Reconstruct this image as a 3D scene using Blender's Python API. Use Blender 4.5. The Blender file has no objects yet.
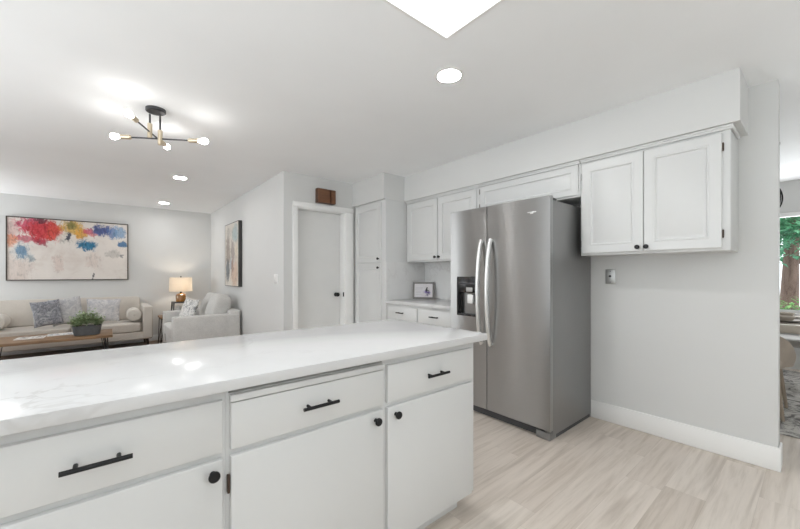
import bpy, bmesh, math, random
from mathutils import Vector, Matrix, noise as mnoise

S = bpy.context.scene
COL = S.collection
R = math.radians
random.seed(7)

# ------------------------------------------------------------------ camera
cam_d = bpy.data.cameras.new('camera')
cam_d.sensor_width = 36.0
cam_d.lens = 350.0 / 800.0 * 36.0
cam_d.shift_y = 9.5 / 800.0
cam_d.clip_start = 0.02
cam = bpy.data.objects.new('camera', cam_d)
COL.objects.link(cam)
cam.location = (0, 0, 1.227)
cam.rotation_euler = (R(90), 0, R(-39.8))
S.camera = cam

# ------------------------------------------------------------------ world, exposure
S.view_settings.view_transform = 'Standard'
S.view_settings.look = 'None'
S.view_settings.gamma = 1.0
S.view_settings.use_curve_mapping = False
S.view_settings.exposure = 0.53
W = bpy.data.worlds.new('world'); S.world = W
W.use_nodes = True
bg = W.node_tree.nodes['Background']
bg.inputs[0].default_value = (0.90, 0.96, 1.0, 1)
bg.inputs[1].default_value = 1.7
try:
    S.cycles.use_denoising = True
    S.cycles.max_bounces = 14
    S.cycles.diffuse_bounces = 8
    S.cycles.glossy_bounces = 6
    S.cycles.transmission_bounces = 8
    S.cycles.caustics_reflective = False
    S.cycles.caustics_refractive = False
    S.cycles.sample_clamp_indirect = 6.0
except Exception:
    pass


def area(name, loc, rot, sx, sy, watts, col=(1, 1, 1)):
    l = bpy.data.lights.new(name, 'AREA')
    l.shape = 'RECTANGLE'; l.size = sx; l.size_y = sy
    l.energy = watts; l.color = col
    o = bpy.data.objects.new(name, l); COL.objects.link(o)
    o.location = loc; o.rotation_euler = rot
    return o

# fill lamps added out of view, aimed up; the last is dining window daylight
area('added_fill_kitchen', (0.6, -2.50, 1.35), (R(178), 0, 0), 2.4, 0.9, 38, (0.91, 0.965, 1.0))
area('added_fill_patio', (-2.35, 1.8, 1.30), (R(168), 0, R(-90)), 3.6, 0.9, 47, (0.91, 0.965, 1.0))
area('added_fill_living', (-2.60, 7.35, 1.30), (R(130), 0, R(-90)), 0.7, 1.0, 20, (0.95, 0.98, 1.0))
area('daylight_dining_window', (6.74, -0.1, 1.37), (R(100), 0, R(90)), 1.9, 1.25, 26, (0.97, 0.985, 1.0))
sun_d = bpy.data.lights.new('sun', 'SUN'); sun_d.energy = 3.0; sun_d.angle = R(2)
sun = bpy.data.objects.new('sun', sun_d); COL.objects.link(sun)
sun.rotation_euler = Vector((0.22, -0.2, -0.95)).to_track_quat('-Z', 'Y').to_euler()
PANEL_L, DOWN_L, BULB_L = 1.3, 76.0, 22.0

# ------------------------------------------------------------------ material helpers
def new_mat(name):
    m = bpy.data.materials.new(name); m.use_nodes = True
    nt = m.node_tree
    return m, nt, nt.nodes['Principled BSDF']

def nd(nt, typ, **kw):
    n = nt.nodes.new(typ)
    for k, v in kw.items():
        setattr(n, k, v)
    return n

def setin(n, key, v, nt):
    if hasattr(v, 'is_output') or isinstance(v, bpy.types.NodeSocket):
        nt.links.new(v, n.inputs[key])
    else:
        n.inputs[key].default_value = v

def math_n(nt, op, a, b=0.0, c=None, clamp=False):
    n = nd(nt, 'ShaderNodeMath', operation=op); n.use_clamp = clamp
    setin(n, 0, a, nt); setin(n, 1, b, nt)
    if c is not None: setin(n, 2, c, nt)
    return n.outputs[0]

def objco(nt, scale=(1, 1, 1), rot=(0, 0, 0), loc=(0, 0, 0)):
    t = nd(nt, 'ShaderNodeTexCoord')
    mp = nd(nt, 'ShaderNodeMapping')
    mp.inputs['Scale'].default_value = scale
    mp.inputs['Rotation'].default_value = rot
    mp.inputs['Location'].default_value = loc
    nt.links.new(t.outputs['Object'], mp.inputs['Vector'])
    return mp.outputs[0]

def noise_n(nt, vec, scale, detail=4, rough=0.55, dist=0.0):
    n = nd(nt, 'ShaderNodeTexNoise')
    nt.links.new(vec, n.inputs['Vector'])
    n.inputs['Scale'].default_value = scale
    n.inputs['Detail'].default_value = detail
    n.inputs['Roughness'].default_value = rough
    n.inputs['Distortion'].default_value = dist
    return n

def ramp(nt, fac, stops, interp='LINEAR'):
    n = nd(nt, 'ShaderNodeValToRGB')
    cr = n.color_ramp; cr.interpolation = interp
    while len(cr.elements) > 1: cr.elements.remove(cr.elements[-1])
    cr.elements[0].position = stops[0][0]; cr.elements[0].color = (*stops[0][1], 1)
    for p, c in stops[1:]:
        e = cr.elements.new(p); e.color = (*c, 1)
    nt.links.new(fac, n.inputs[0])
    return n.outputs[0]

def mixc(nt, fac, a, b, mode='MIX'):
    n = nd(nt, 'ShaderNodeMix', data_type='RGBA', blend_type=mode)
    setin(n, 0, fac, nt)
    for i, v in ((6, a), (7, b)):
        if isinstance(v, bpy.types.NodeSocket): nt.links.new(v, n.inputs[i])
        else: n.inputs[i].default_value = (*v, 1)
    return n.outputs[2]

def bump(nt, b, height, strength=0.2, dist=0.01):
    n = nd(nt, 'ShaderNodeBump')
    n.inputs['Strength'].default_value = strength
    n.inputs['Distance'].default_value = dist
    nt.links.new(height, n.inputs['Height'])
    nt.links.new(n.outputs[0], b.inputs['Normal'])

def simple(name, col, rough=0.5, metal=0.0, var=0.04, vscale=6.0, bstr=0.0, bscale=200.0, coat=0.0, spec=None):
    m, nt, b = new_mat(name)
    v = objco(nt)
    n = noise_n(nt, v, vscale)
    lo = tuple(max(0, c * (1 - var)) for c in col); hi = tuple(min(1, c * (1 + var)) for c in col)
    c = ramp(nt, n.outputs[0], [(0.3, lo), (0.7, hi)])
    nt.links.new(c, b.inputs['Base Color'])
    b.inputs['Roughness'].default_value = rough
    b.inputs['Metallic'].default_value = metal
    if coat: b.inputs['Coat Weight'].default_value = coat
    if spec is not None: b.inputs['Specular IOR Level'].default_value = spec
    if bstr:
        n2 = noise_n(nt, v, bscale, 3)
        bump(nt, b, n2.outputs[0], bstr, 0.002)
    return m

def emit(name, col, strength):
    m, nt, b = new_mat(name)
    b.inputs['Base Color'].default_value = (0.9, 0.9, 0.9, 1)
    b.inputs['Emission Color'].default_value = (*col, 1)
    b.inputs['Emission Strength'].default_value = strength
    return m

M = {}
M['wall'] = simple('wall_paint', (0.665, 0.668, 0.66), 0.72, var=0.012, vscale=2, bstr=0.08, bscale=350)
M['ceiling'] = simple('ceiling_paint', (0.895, 0.91, 0.92), 0.75, var=0.012, vscale=2, bstr=0.10, bscale=280)
M['trim'] = simple('trim_paint', (0.86, 0.86, 0.85), 0.4, var=0.01)
M['cab'] = simple('cabinet_paint', (0.665, 0.67, 0.665), 0.38, var=0.012, vscale=3)
M['doorpaint'] = simple('door_paint', (0.76, 0.76, 0.75), 0.45, var=0.012)
M['black'] = simple('black_metal', (0.018, 0.018, 0.019), 0.42, 0.6, var=0.1)
M['blackplastic'] = simple('black_plastic', (0.014, 0.014, 0.015), 0.22, 0.0, var=0.1)
M['brass'] = simple('satin_brass', (0.70, 0.60, 0.45), 0.38, 0.8, var=0.05)
M['gunmetal'] = simple('gunmetal', (0.075, 0.075, 0.08), 0.4, 0.7, var=0.06)
M['bronze'] = simple('dark_bronze', (0.09, 0.06, 0.045), 0.45, 0.7, var=0.3, vscale=60)
M['steelplate'] = simple('steel_plate', (0.45, 0.45, 0.44), 0.4, 0.8, var=0.06)
M['plasticw'] = simple('white_plastic', (0.8, 0.8, 0.79), 0.35, var=0.01)
M['dark_gap'] = simple('dark_recess', (0.02, 0.02, 0.02), 0.7)
M['panel_emit'] = emit('diffuser_glow', (0.96, 0.985, 1.0), PANEL_L)
M['down_emit'] = emit('downlight_glow', (1, 0.99, 0.98), DOWN_L)
M['down_emit_kitchen'] = emit('kitchen_downlight_glow', (1, 0.99, 0.98), 150.0)
M['bulb_emit'] = emit('bulb_glow', (1, 0.975, 0.94), BULB_L)
M['warm_bulb'] = emit('lamp_bulb_glow', (1, 0.85, 0.68), 75.0)
M['frame_bronze'] = simple('frame_bronze', (0.075, 0.06, 0.05), 0.5, 0.3, var=0.1)
M['canvas_edge'] = simple('canvas_edge', (0.045, 0.043, 0.042), 0.6, var=0.1)
M['page_white'] = simple('page_white', (0.85, 0.84, 0.82), 0.5, var=0.02)
M['planter'] = simple('dark_planter', (0.075, 0.08, 0.085), 0.6, var=0.2, vscale=25, bstr=0.3, bscale=80)
M['soil'] = simple('soil', (0.05, 0.035, 0.025), 0.95, var=0.4, vscale=60)
M['hairpin'] = simple('hairpin_steel', (0.03, 0.028, 0.027), 0.45, 0.6, var=0.1)
M['rubber'] = simple('dark_grille', (0.10, 0.10, 0.105), 0.5, 0.3, var=0.05)

def fabric(name, col, weave=900, var=0.10, bstr=0.35):
    m, nt, b = new_mat(name)
    v = objco(nt)
    n = noise_n(nt, v, 140, 4, 0.7)
    n1 = noise_n(nt, v, 6, 3)
    lo = tuple(c * (1 - var) for c in col); hi = tuple(min(1, c * (1 + var)) for c in col)
    c = ramp(nt, n.outputs[0], [(0.3, lo), (0.7, hi)])
    c = mixc(nt, 0.35, c, ramp(nt, n1.outputs[0], [(0.3, lo), (0.7, hi)]))
    nt.links.new(c, b.inputs['Base Color'])
    b.inputs['Roughness'].default_value = 0.9
    b.inputs['Sheen Weight'].default_value = 0.15
    bump(nt, b, n.outputs[0], bstr, 0.004)
    return m
M['sofa'] = fabric('sofa_linen', (0.60, 0.555, 0.50))
M['armchair'] = fabric('armchair_tweed', (0.56, 0.55, 0.53), var=0.22)
M['bolster'] = fabric('bolster_linen', (0.68, 0.64, 0.58))
M['taupe'] = fabric('taupe_upholstery', (0.42, 0.36, 0.30))
M['grey_uph'] = fabric('grey_upholstery', (0.50, 0.49, 0.48))

def patterned(name, dark, light, scale, mid, soft=0.08, warm=None):
    m, nt, b = new_mat(name)
    v = objco(nt)
    n = noise_n(nt, v, scale, 6, 0.72, 2.2)
    n1 = noise_n(nt, v, scale * 0.35, 3, 0.6, 1.0)
    f = math_n(nt, 'ADD', math_n(nt, 'MULTIPLY', n.outputs[0], 0.75), math_n(nt, 'MULTIPLY', n1.outputs[0], 0.25))
    c = ramp(nt, f, [(mid - soft, dark), (mid + soft, light)])
    if warm:
        n2 = noise_n(nt, v, 5, 2)
        c = mixc(nt, math_n(nt, 'MULTIPLY', n2.outputs[0], 0.5), c, warm)
    nt.links.new(c, b.inputs['Base Color'])
    b.inputs['Roughness'].default_value = 0.85
    return m
M['pillow_dark'] = patterned('slate_damask', (0.17, 0.175, 0.20), (0.50, 0.50, 0.52), 16, 0.53, 0.09)
M['pillow_mid'] = patterned('grey_damask', (0.30, 0.31, 0.35), (0.64, 0.63, 0.62), 15, 0.50, 0.10, warm=(0.58, 0.55, 0.53))
M['pillow_pale'] = patterned('pale_damask', (0.33, 0.34, 0.39), (0.68, 0.66, 0.65), 13, 0.47, 0.09, warm=(0.60, 0.58, 0.57))
M['pillow_leaf'] = patterned('leaf_print', (0.22, 0.225, 0.235), (0.74, 0.73, 0.71), 14, 0.46, 0.04)
M['rug'] = patterned('rug_pattern', (0.16, 0.15, 0.145), (0.55, 0.53, 0.50), 6, 0.5, 0.05)

def wood(name, c1, c2, along='X', scale=1.0, rough=0.45, coat=0.0):
    m, nt, b = new_mat(name)
    s = {'X': (1.2, 14, 14), 'Y': (14, 1.2, 14), 'Z': (14, 14, 1.2)}[along]
    v = objco(nt, tuple(k * scale for k in s))
    n = noise_n(nt, v, 2.2, 6, 0.6, 0.8)
    n2 = noise_n(nt, v, 9, 4, 0.7)
    f = math_n(nt, 'ADD', math_n(nt, 'MULTIPLY', n.outputs[0], 0.7), math_n(nt, 'MULTIPLY', n2.outputs[0], 0.3))
    c = ramp(nt, f, [(0.33, c1), (0.66, c2)])
    nt.links.new(c, b.inputs['Base Color'])
    b.inputs['Roughness'].default_value = rough
    if coat: b.inputs['Coat Weight'].default_value = coat
    return m
M['walnut'] = wood('walnut', (0.145, 0.080, 0.038), (0.32, 0.192, 0.098))
M['chime_wood'] = wood('chime_wood', (0.10, 0.04, 0.018), (0.20, 0.085, 0.036))
M['chime_dark'] = wood('chime_wood_dark', (0.055, 0.022, 0.011), (0.10, 0.042, 0.02))
M['dark_wood'] = wood('dark_wood_leg', (0.03, 0.018, 0.012), (0.06, 0.035, 0.022), 'Z')
M['pale_wood'] = wood('pale_table_wood', (0.50, 0.45, 0.38), (0.62, 0.57, 0.50), 'Y')
M['oak_leg'] = wood('taupe_wood_leg', (0.30, 0.24, 0.18), (0.40, 0.33, 0.26), 'Z')
M['bark'] = wood('tree_bark', (0.10, 0.055, 0.04), (0.30, 0.19, 0.15), 'Z', 0.6, 0.9)

def planks(name, width, length, cols, grain=0.5, rough=0.4, gapcol=(0.3, 0.26, 0.22), yoff=0.0):
    m, nt, b = new_mat(name)
    v = objco(nt)
    sx = nd(nt, 'ShaderNodeSeparateXYZ'); nt.links.new(v, sx.inputs[0])
    x, y = sx.outputs[0], math_n(nt, 'ADD', sx.outputs[1], yoff)
    ry = math_n(nt, 'DIVIDE', y, width)
    row = math_n(nt, 'FLOOR', ry)
    wn = nd(nt, 'ShaderNodeTexWhiteNoise', noise_dimensions='1D')
    nt.links.new(row, wn.inputs['W'])
    xs = math_n(nt, 'ADD', math_n(nt, 'DIVIDE', x, length), math_n(nt, 'MULTIPLY', wn.outputs[0], 5.0))
    pid = math_n(nt, 'FLOOR', xs)
    cv = nd(nt, 'ShaderNodeCombineXYZ'); nt.links.new(row, cv.inputs[0]); nt.links.new(pid, cv.inputs[1])
    w2 = nd(nt, 'ShaderNodeTexWhiteNoise', noise_dimensions='2D'); nt.links.new(cv.outputs[0], w2.inputs['Vector'])
    base = ramp(nt, w2.outputs[0], [(0.0, cols[0]), (0.5, cols[1]), (1.0, cols[2])])
    # grain: stretched along x, shifted per plank
    gv = nd(nt, 'ShaderNodeCombineXYZ')
    nt.links.new(math_n(nt, 'ADD', math_n(nt, 'MULTIPLY', x, 1.0), math_n(nt, 'MULTIPLY', w2.outputs[0], 37.0)), gv.inputs[0])
    nt.links.new(math_n(nt, 'MULTIPLY', y, 15.0), gv.inputs[1])
    g = noise_n(nt, gv.outputs[0], 1.8, 8, 0.66, 0.45)
    g2 = noise_n(nt, gv.outputs[0], 0.8, 3, 0.5, 0.4)
    dark = tuple(c * k for c, k in zip(cols[1], (0.68, 0.64, 0.585))); lite = tuple(min(1, c * 1.14) for c in cols[1])
    gc = ramp(nt, g.outputs[0], [(0.34, dark), (0.52, cols[1]), (0.68, lite)])
    c = mixc(nt, grain, base, gc)
    pinch = ramp(nt, g2.outputs[0], [(0.28, tuple(k * 0.80 for k in cols[0])), (0.42, (1, 1, 1)), (1.0, (1, 1, 1))])
    c = mixc(nt, 0.35, c, mixc(nt, 1.0, c, pinch, 'MULTIPLY'))
    fy = math_n(nt, 'FRACT', ry); fx = math_n(nt, 'FRACT', xs)
    ey = math_n(nt, 'MULTIPLY', math_n(nt, 'MINIMUM', fy, math_n(nt, 'SUBTRACT', 1.0, fy)), width)
    ex = math_n(nt, 'MULTIPLY', math_n(nt, 'MINIMUM', fx, math_n(nt, 'SUBTRACT', 1.0, fx)), length)
    e = math_n(nt, 'MINIMUM', ex, ey)
    gap = math_n(nt, 'LESS_THAN', e, 0.0008)
    c = mixc(nt, math_n(nt, 'MULTIPLY', gap, 0.35), c, gapcol)
    nt.links.new(c, b.inputs['Base Color'])
    b.inputs['Roughness'].default_value = rough
    bump(nt, b, g.outputs[0], 0.05, 0.002)
    return m
M['floor_oak'] = planks('pale_oak_planks', 0.18, 1.22, [(0.51, 0.445, 0.38), (0.64, 0.57, 0.505), (0.72, 0.66, 0.595)], 0.52, 0.42, yoff=0.145)
M['floor_dark'] = planks('brown_oak_planks', 0.09, 0.9, [(0.16, 0.095, 0.06), (0.22, 0.135, 0.085), (0.27, 0.17, 0.11)], 0.5, 0.38, (0.05, 0.03, 0.02))

def stone(name, base, vein, vscale, vw, amount, rough, warp=0.35):
    m, nt, b = new_mat(name)
    v = objco(nt)
    d = noise_n(nt, v, 1.6, 5, 0.6)
    add = nd(nt, 'ShaderNodeVectorMath', operation='MULTIPLY_ADD')
    nt.links.new(d.outputs[1], add.inputs[0]); add.inputs[1].default_value = (warp,) * 3
    nt.links.new(v, add.inputs[2])
    n = noise_n(nt, add.outputs[0], vscale, 5, 0.55, 0.6)
    # thin vein where the noise passes one half
    f = math_n(nt, 'ABSOLUTE', math_n(nt, 'SUBTRACT', n.outputs[0], 0.5))
    vm = nd(nt, 'ShaderNodeMapRange', interpolation_type='SMOOTHSTEP')
    nt.links.new(f, vm.inputs[0]); vm.inputs[1].default_value = vw; vm.inputs[2].default_value = 0.0
    vm.inputs[3].default_value = 0.0; vm.inputs[4].default_value = 1.0
    patch = noise_n(nt, v, 1.3, 3)
    pm = ramp(nt, patch.outputs[0], [(0.47, (0, 0, 0)), (0.68, (1, 1, 1))])
    fac = math_n(nt, 'MULTIPLY', math_n(nt, 'MULTIPLY', vm.outputs[0], pm), amount)
    cl = noise_n(nt, v, 5, 5, 0.6)
    bc = ramp(nt, cl.outputs[0], [(0.3, tuple(k * 0.965 for k in base)), (0.6, base)])
    c = mixc(nt, fac, bc, vein)
    nt.links.new(c, b.inputs['Base Color'])
    b.inputs['Roughness'].default_value = rough
    return m
M['quartz'] = stone('white_quartz', (0.655, 0.655, 0.657), (0.47, 0.46, 0.45), 2.6, 0.018, 0.55, 0.16)
M['quartz'].node_tree.nodes['Principled BSDF'].inputs['Specular IOR Level'].default_value = 0.22
M['marble'] = stone('backsplash_marble', (0.77, 0.77, 0.765), (0.55, 0.52, 0.52), 3.2, 0.03, 0.45, 0.2, 0.5)

def steel(name, col, rough, aniso, streak):
    m, nt, b = new_mat(name)
    v = objco(nt, (3, 3, 500))
    n = noise_n(nt, v, 1.0, 3, 0.6)
    c = ramp(nt, n.outputs[0], [(0.3, tuple(k * (1 - streak) for k in col)), (0.7, tuple(k * (1 + streak) for k in col))])
    nt.links.new(c, b.inputs['Base Color'])
    b.inputs['Metallic'].default_value = 1.0
    b.inputs['Roughness'].default_value = rough
    if aniso:
        b.inputs['Anisotropic'].default_value = aniso
        b.inputs['Anisotropic Rotation'].default_value = 0.25
        t = nd(nt, 'ShaderNodeTangent', direction_type='RADIAL', axis='Z')
        nt.links.new(t.outputs[0], b.inputs['Tangent'])
    return m
M['steel'] = steel('brushed_steel', (0.425, 0.425, 0.422), 0.30, 1.0, 0.03)
M['steel_handle'] = steel('handle_steel', (0.80, 0.80, 0.79), 0.38, 0.0, 0.02)
M['fridge_side'] = simple('fridge_side_grey', (0.27, 0.27, 0.268), 0.33, 0.55, var=0.02, bstr=0.05, bscale=500)

m, nt, b = new_mat('amber_glass')
b.inputs['Base Color'].default_value = (0.40, 0.17, 0.03, 1); b.inputs['Roughness'].default_value = 0.08
b.inputs['Transmission Weight'].default_value = 0.35; b.inputs['Coat Weight'].default_value = 0.5
M['amber'] = m
m, nt, b = new_mat('lamp_shade_linen')
n = noise_n(nt, objco(nt, (40, 40, 240)), 2, 3)
c = ramp(nt, n.outputs[0], [(0.3, (0.80, 0.76, 0.70)), (0.7, (0.88, 0.84, 0.78))])
nt.links.new(c, b.inputs['Base Color']); b.inputs['Roughness'].default_value = 0.9
tr = nd(nt, 'ShaderNodeBsdfTranslucent'); nt.links.new(c, tr.inputs[0])
mx = nd(nt, 'ShaderNodeMixShader'); mx.inputs[0].default_value = 0.75
nt.links.new(b.outputs[0], mx.inputs[1]); nt.links.new(tr.outputs[0], mx.inputs[2])
nt.links.new(mx.outputs[0], nt.nodes['Material Output'].inputs[0])
M['shade'] = m
m, nt, b = new_mat('frosted_glass')
b.inputs['Base Color'].default_value = (0.85, 0.85, 0.84, 1); b.inputs['Roughness'].default_value = 0.3
b.inputs['Transmission Weight'].default_value = 0.05
M['frosted'] = m
m, nt, b = new_mat('window_glass')
gl = nd(nt, 'ShaderNodeBsdfGlossy'); gl.inputs['Roughness'].default_value = 0.0
tp = nd(nt, 'ShaderNodeBsdfTransparent'); tp.inputs[0].default_value = (0.97, 0.98, 0.98, 1)
fr = nd(nt, 'ShaderNodeFresnel'); fr.inputs[0].default_value = 1.3
mx = nd(nt, 'ShaderNodeMixShader'); nt.links.new(fr.outputs[0], mx.inputs[0])
nt.links.new(tp.outputs[0], mx.inputs[1]); nt.links.new(gl.outputs[0], mx.inputs[2])
nt.links.new(mx.outputs[0], nt.nodes['Material Output'].inputs[0])
M['glass'] = m

def leafmat(name, c1, c2):
    m, nt, b = new_mat(name)
    n = noise_n(nt, objco(nt), 30, 3)
    c = ramp(nt, n.outputs[0], [(0.35, c1), (0.65, c2)])
    nt.links.new(c, b.inputs['Base Color']); b.inputs['Roughness'].default_value = 0.55
    tr = nd(nt, 'ShaderNodeBsdfTranslucent'); nt.links.new(c, tr.inputs[0])
    mx = nd(nt, 'ShaderNodeMixShader'); mx.inputs[0].default_value = 0.3
    nt.links.new(b.outputs[0], mx.inputs[1]); nt.links.new(tr.outputs[0], mx.inputs[2])
    nt.links.new(mx.outputs[0], nt.nodes['Material Output'].inputs[0])
    return m
M['leaf'] = leafmat('potted_leaves', (0.18, 0.28, 0.12), (0.58, 0.66, 0.44))
M['tree_leaf'] = leafmat('tree_leaves', (0.05, 0.18, 0.08), (0.18, 0.46, 0.26))
M['shrub_leaf'] = leafmat('shrub_leaves', (0.10, 0.25, 0.06), (0.28, 0.48, 0.18))
M['gravel'] = simple('pale_paving', (0.55, 0.60, 0.68), 0.9, var=0.25, vscale=8)

def painting(name, w, h, base, blobs, rough=0.6, seed=0.0, warp=0.22):
    """abstract canvas: noise-edged, brushed patches of paint; object x across, z up from the lower left corner"""
    m, nt, b = new_mat(name)
    v = objco(nt)
    n1 = noise_n(nt, objco(nt, loc=(seed, seed, seed)), 5.5, 7, 0.72, 0.8)
    n2 = noise_n(nt, objco(nt, (1.0, 1, 0.7), loc=(seed + 5, 3, 1)), 17.0, 7, 0.75, 1.2)
    n3 = noise_n(nt, objco(nt, (1.0, 1, 0.45), loc=(seed + 9, 1, 2)), 30.0, 5, 0.7, 0.6)
    wv = nd(nt, 'ShaderNodeVectorMath', operation='MULTIPLY_ADD')
    sub = nd(nt, 'ShaderNodeVectorMath', operation='SUBTRACT')
    nt.links.new(n1.outputs[1], sub.inputs[0]); sub.inputs[1].default_value = (0.5, 0.5, 0.5)
    nt.links.new(sub.outputs[0], wv.inputs[0]); wv.inputs[1].default_value = (warp, 0.0, warp)
    nt.links.new(v, wv.inputs[2])
    sp = nd(nt, 'ShaderNodeSeparateXYZ'); nt.links.new(wv.outputs[0], sp.inputs[0])
    cloud = noise_n(nt, v, 3.5, 6, 0.65, 0.5)
    c = ramp(nt, cloud.outputs[0], [(0.3, tuple(k * q for k, q in zip(base, (0.88, 0.84, 0.82)))), (0.5, base), (0.75, tuple(min(1, k * 1.07) for k in base))])
    edge = math_n(nt, 'MULTIPLY', math_n(nt, 'SUBTRACT', n2.outputs[0], 0.5), 2.6)
    shade = math_n(nt, 'MULTIPLY', n3.outputs[0], 1.0)
    for (u, vv, ru, rv, col, op) in blobs:
        dx = math_n(nt, 'DIVIDE', math_n(nt, 'SUBTRACT', sp.outputs[0], u * w), ru * w)
        dz = math_n(nt, 'DIVIDE', math_n(nt, 'SUBTRACT', sp.outputs[2], vv * h), rv * h)
        d = math_n(nt, 'SQRT', math_n(nt, 'ADD', math_n(nt, 'MULTIPLY', dx, dx), math_n(nt, 'MULTIPLY', dz, dz)))
        e = math_n(nt, 'ADD', d, edge)
        mr = nd(nt, 'ShaderNodeMapRange', interpolation_type='SMOOTHSTEP')
        nt.links.new(e, mr.inputs[0]); mr.inputs[1].default_value = 1.25; mr.inputs[2].default_value = 0.65
        mr.inputs[3].default_value = 0.0; mr.inputs[4].default_value = op
        dk = tuple(k * 0.4 for k in col); lt = tuple(min(1, k * 1.1 + 0.03) for k in col)
        c = mixc(nt, mr.outputs[0], c, ramp(nt, shade, [(0.32, dk), (0.5, col), (0.70, lt)]))
    nt.links.new(c, b.inputs['Base Color']); b.inputs['Roughness'].default_value = rough
    return m

# ------------------------------------------------------------------ mesh builder
class MB:
    def __init__(self):
        self.bm = bmesh.new()

    def merge(self, src, mat=None):
        mp = {}
        for v in src.verts:
            mp[v] = self.bm.verts.new((mat @ v.co) if mat else v.co)
        for f in src.faces:
            try: self.bm.faces.new([mp[v] for v in f.verts])
            except ValueError: pass
        src.free()
        return self

    def box(self, lo, hi, bev=0.0, seg=2, mat=None):
        t = bmesh.new()
        bmesh.ops.create_cube(t, size=1.0)
        for v in t.verts:
            v.co = Vector([lo[i] + (v.co[i] + 0.5) * (hi[i] - lo[i]) for i in range(3)])
        if bev > 0:
            bev = min(bev, 0.49 * min(abs(hi[i] - lo[i]) for i in range(3)))
            bmesh.ops.bevel(t, geom=t.edges[:], offset=bev, segments=seg, affect='EDGES', profile=0.5)
        return self.merge(t, mat)

    def cyl(self, p0, p1, r0, r1=None, seg=18):
        p0, p1 = Vector(p0), Vector(p1)
        r1 = r0 if r1 is None else r1
        d = (p1 - p0); L = d.length
        t = bmesh.new()
        bmesh.ops.create_cone(t, cap_ends=True, segments=seg, radius1=r0, radius2=r1, depth=L)
        q = Vector((0, 0, 1)).rotation_difference(d.normalized()).to_matrix().to_4x4()
        return self.merge(t, Matrix.Translation((p0 + p1) / 2) @ q)

    def lathe(self, prof, c=(0, 0, 0), seg=28, mat=None, sx=1.0, sy=1.0):
        t = bmesh.new(); rings = []
        for r, z in prof:
            if r <= 1e-6: rings.append([t.verts.new((c[0], c[1], c[2] + z))])
            else: rings.append([t.verts.new((c[0] + sx * r * math.cos(2 * math.pi * i / seg), c[1] + sy * r * math.sin(2 * math.pi * i / seg), c[2] + z)) for i in range(seg)])
        for a, b_ in zip(rings, rings[1:]):
            for i in range(seg):
                j = (i + 1) % seg
                if len(a) == 1 and len(b_) == 1: continue
                if len(a) == 1: t.faces.new([a[0], b_[j], b_[i]][::-1])
                elif len(b_) == 1: t.faces.new([a[i], a[j], b_[0]])
                else: t.faces.new([a[i], a[j], b_[j], b_[i]])
        bmesh.ops.recalc_face_normals(t, faces=t.faces[:])
        return self.merge(t, mat)

    def tube(self, pts, r, seg=10, flat=1.0):
        pts = [Vector(p) for p in pts]
        t = bmesh.new(); rings = []
        up = None
        for k, p in enumerate(pts):
            d = (pts[min(k + 1, len(pts) - 1)] - pts[max(k - 1, 0)]).normalized()
            if up is None:
                up = Vector((0, 0, 1)) if abs(d.z) < 0.9 else Vector((1, 0, 0))
            a = d.cross(up).normalized(); b_ = a.cross(d).normalized(); up = b_
            rr = r[k] if isinstance(r, (list, tuple)) else r
            rings.append([t.verts.new(p + a * rr * math.cos(2 * math.pi * i / seg) + b_ * rr * flat * math.sin(2 * math.pi * i / seg)) for i in range(seg)])
        for a, b_ in zip(rings, rings[1:]):
            for i in range(seg):
                j = (i + 1) % seg
                t.faces.new([a[i], a[j], b_[j], b_[i]])
        t.faces.new(rings[0][::-1]); t.faces.new(rings[-1])
        bmesh.ops.recalc_face_normals(t, faces=t.faces[:])
        return self.merge(t)

    def rect_loft(self, x0, z0, w, h, prof):
        """stack of rectangles (inset, y) in the xz plane, closed at both ends"""
        t = bmesh.new(); rings = []
        for ins, y in prof:
            rings.append([t.verts.new(p) for p in ((x0 + ins, y, z0 + ins), (x0 + w - ins, y, z0 + ins), (x0 + w - ins, y, z0 + h - ins), (x0 + ins, y, z0 + h - ins))])
        for a, b_ in zip(rings, rings[1:]):
            for i in range(4):
                j = (i + 1) % 4
                t.faces.new([a[i], a[j], b_[j], b_[i]])
        t.faces.new(rings[0]); t.faces.new(rings[-1])
        bmesh.ops.recalc_face_normals(t, faces=t.faces[:])
        return self.merge(t)

    def softbox(self, c, dims, k=7.0, n=12, mat=None, puff=0.0, noise=0.0, seed=0):
        """cushion: a box rounded by a p-norm, top and front puffed"""
        t = bmesh.new()
        bmesh.ops.create_cube(t, size=2.0)
        bmesh.ops.subdivide_edges(t, edges=t.edges[:], cuts=n, use_grid_fill=True)
        for v in t.verts:
            p = v.co.copy()
            q = Vector([math.copysign(math.sin(abs(a) * math.pi / 2) if True else a, a) for a in p])
            nk = sum(abs(a) ** k for a in q) ** (1.0 / k)
            mx_ = max(abs(a) for a in q)
            q = q * (mx_ / nk) if nk > 0 else q
            s = 1.0 + puff * (1 - min(1, q.x * q.x)) * (1 - min(1, q.y * q.y)) if puff else 1.0
            q = Vector((q.x * dims[0] / 2, q.y * dims[1] / 2, q.z * dims[2] / 2 * s))
            if noise:
                q += Vector((0, 0, 1)) * noise * mnoise.noise(q * 6 + Vector((seed, seed * 2, 0)))
            v.co = q + Vector((0, 0, 0))
        m4 = Matrix.Translation(Vector(c)) @ (mat if mat else Matrix.Identity(4))
        return self.merge(t, m4)

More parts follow.
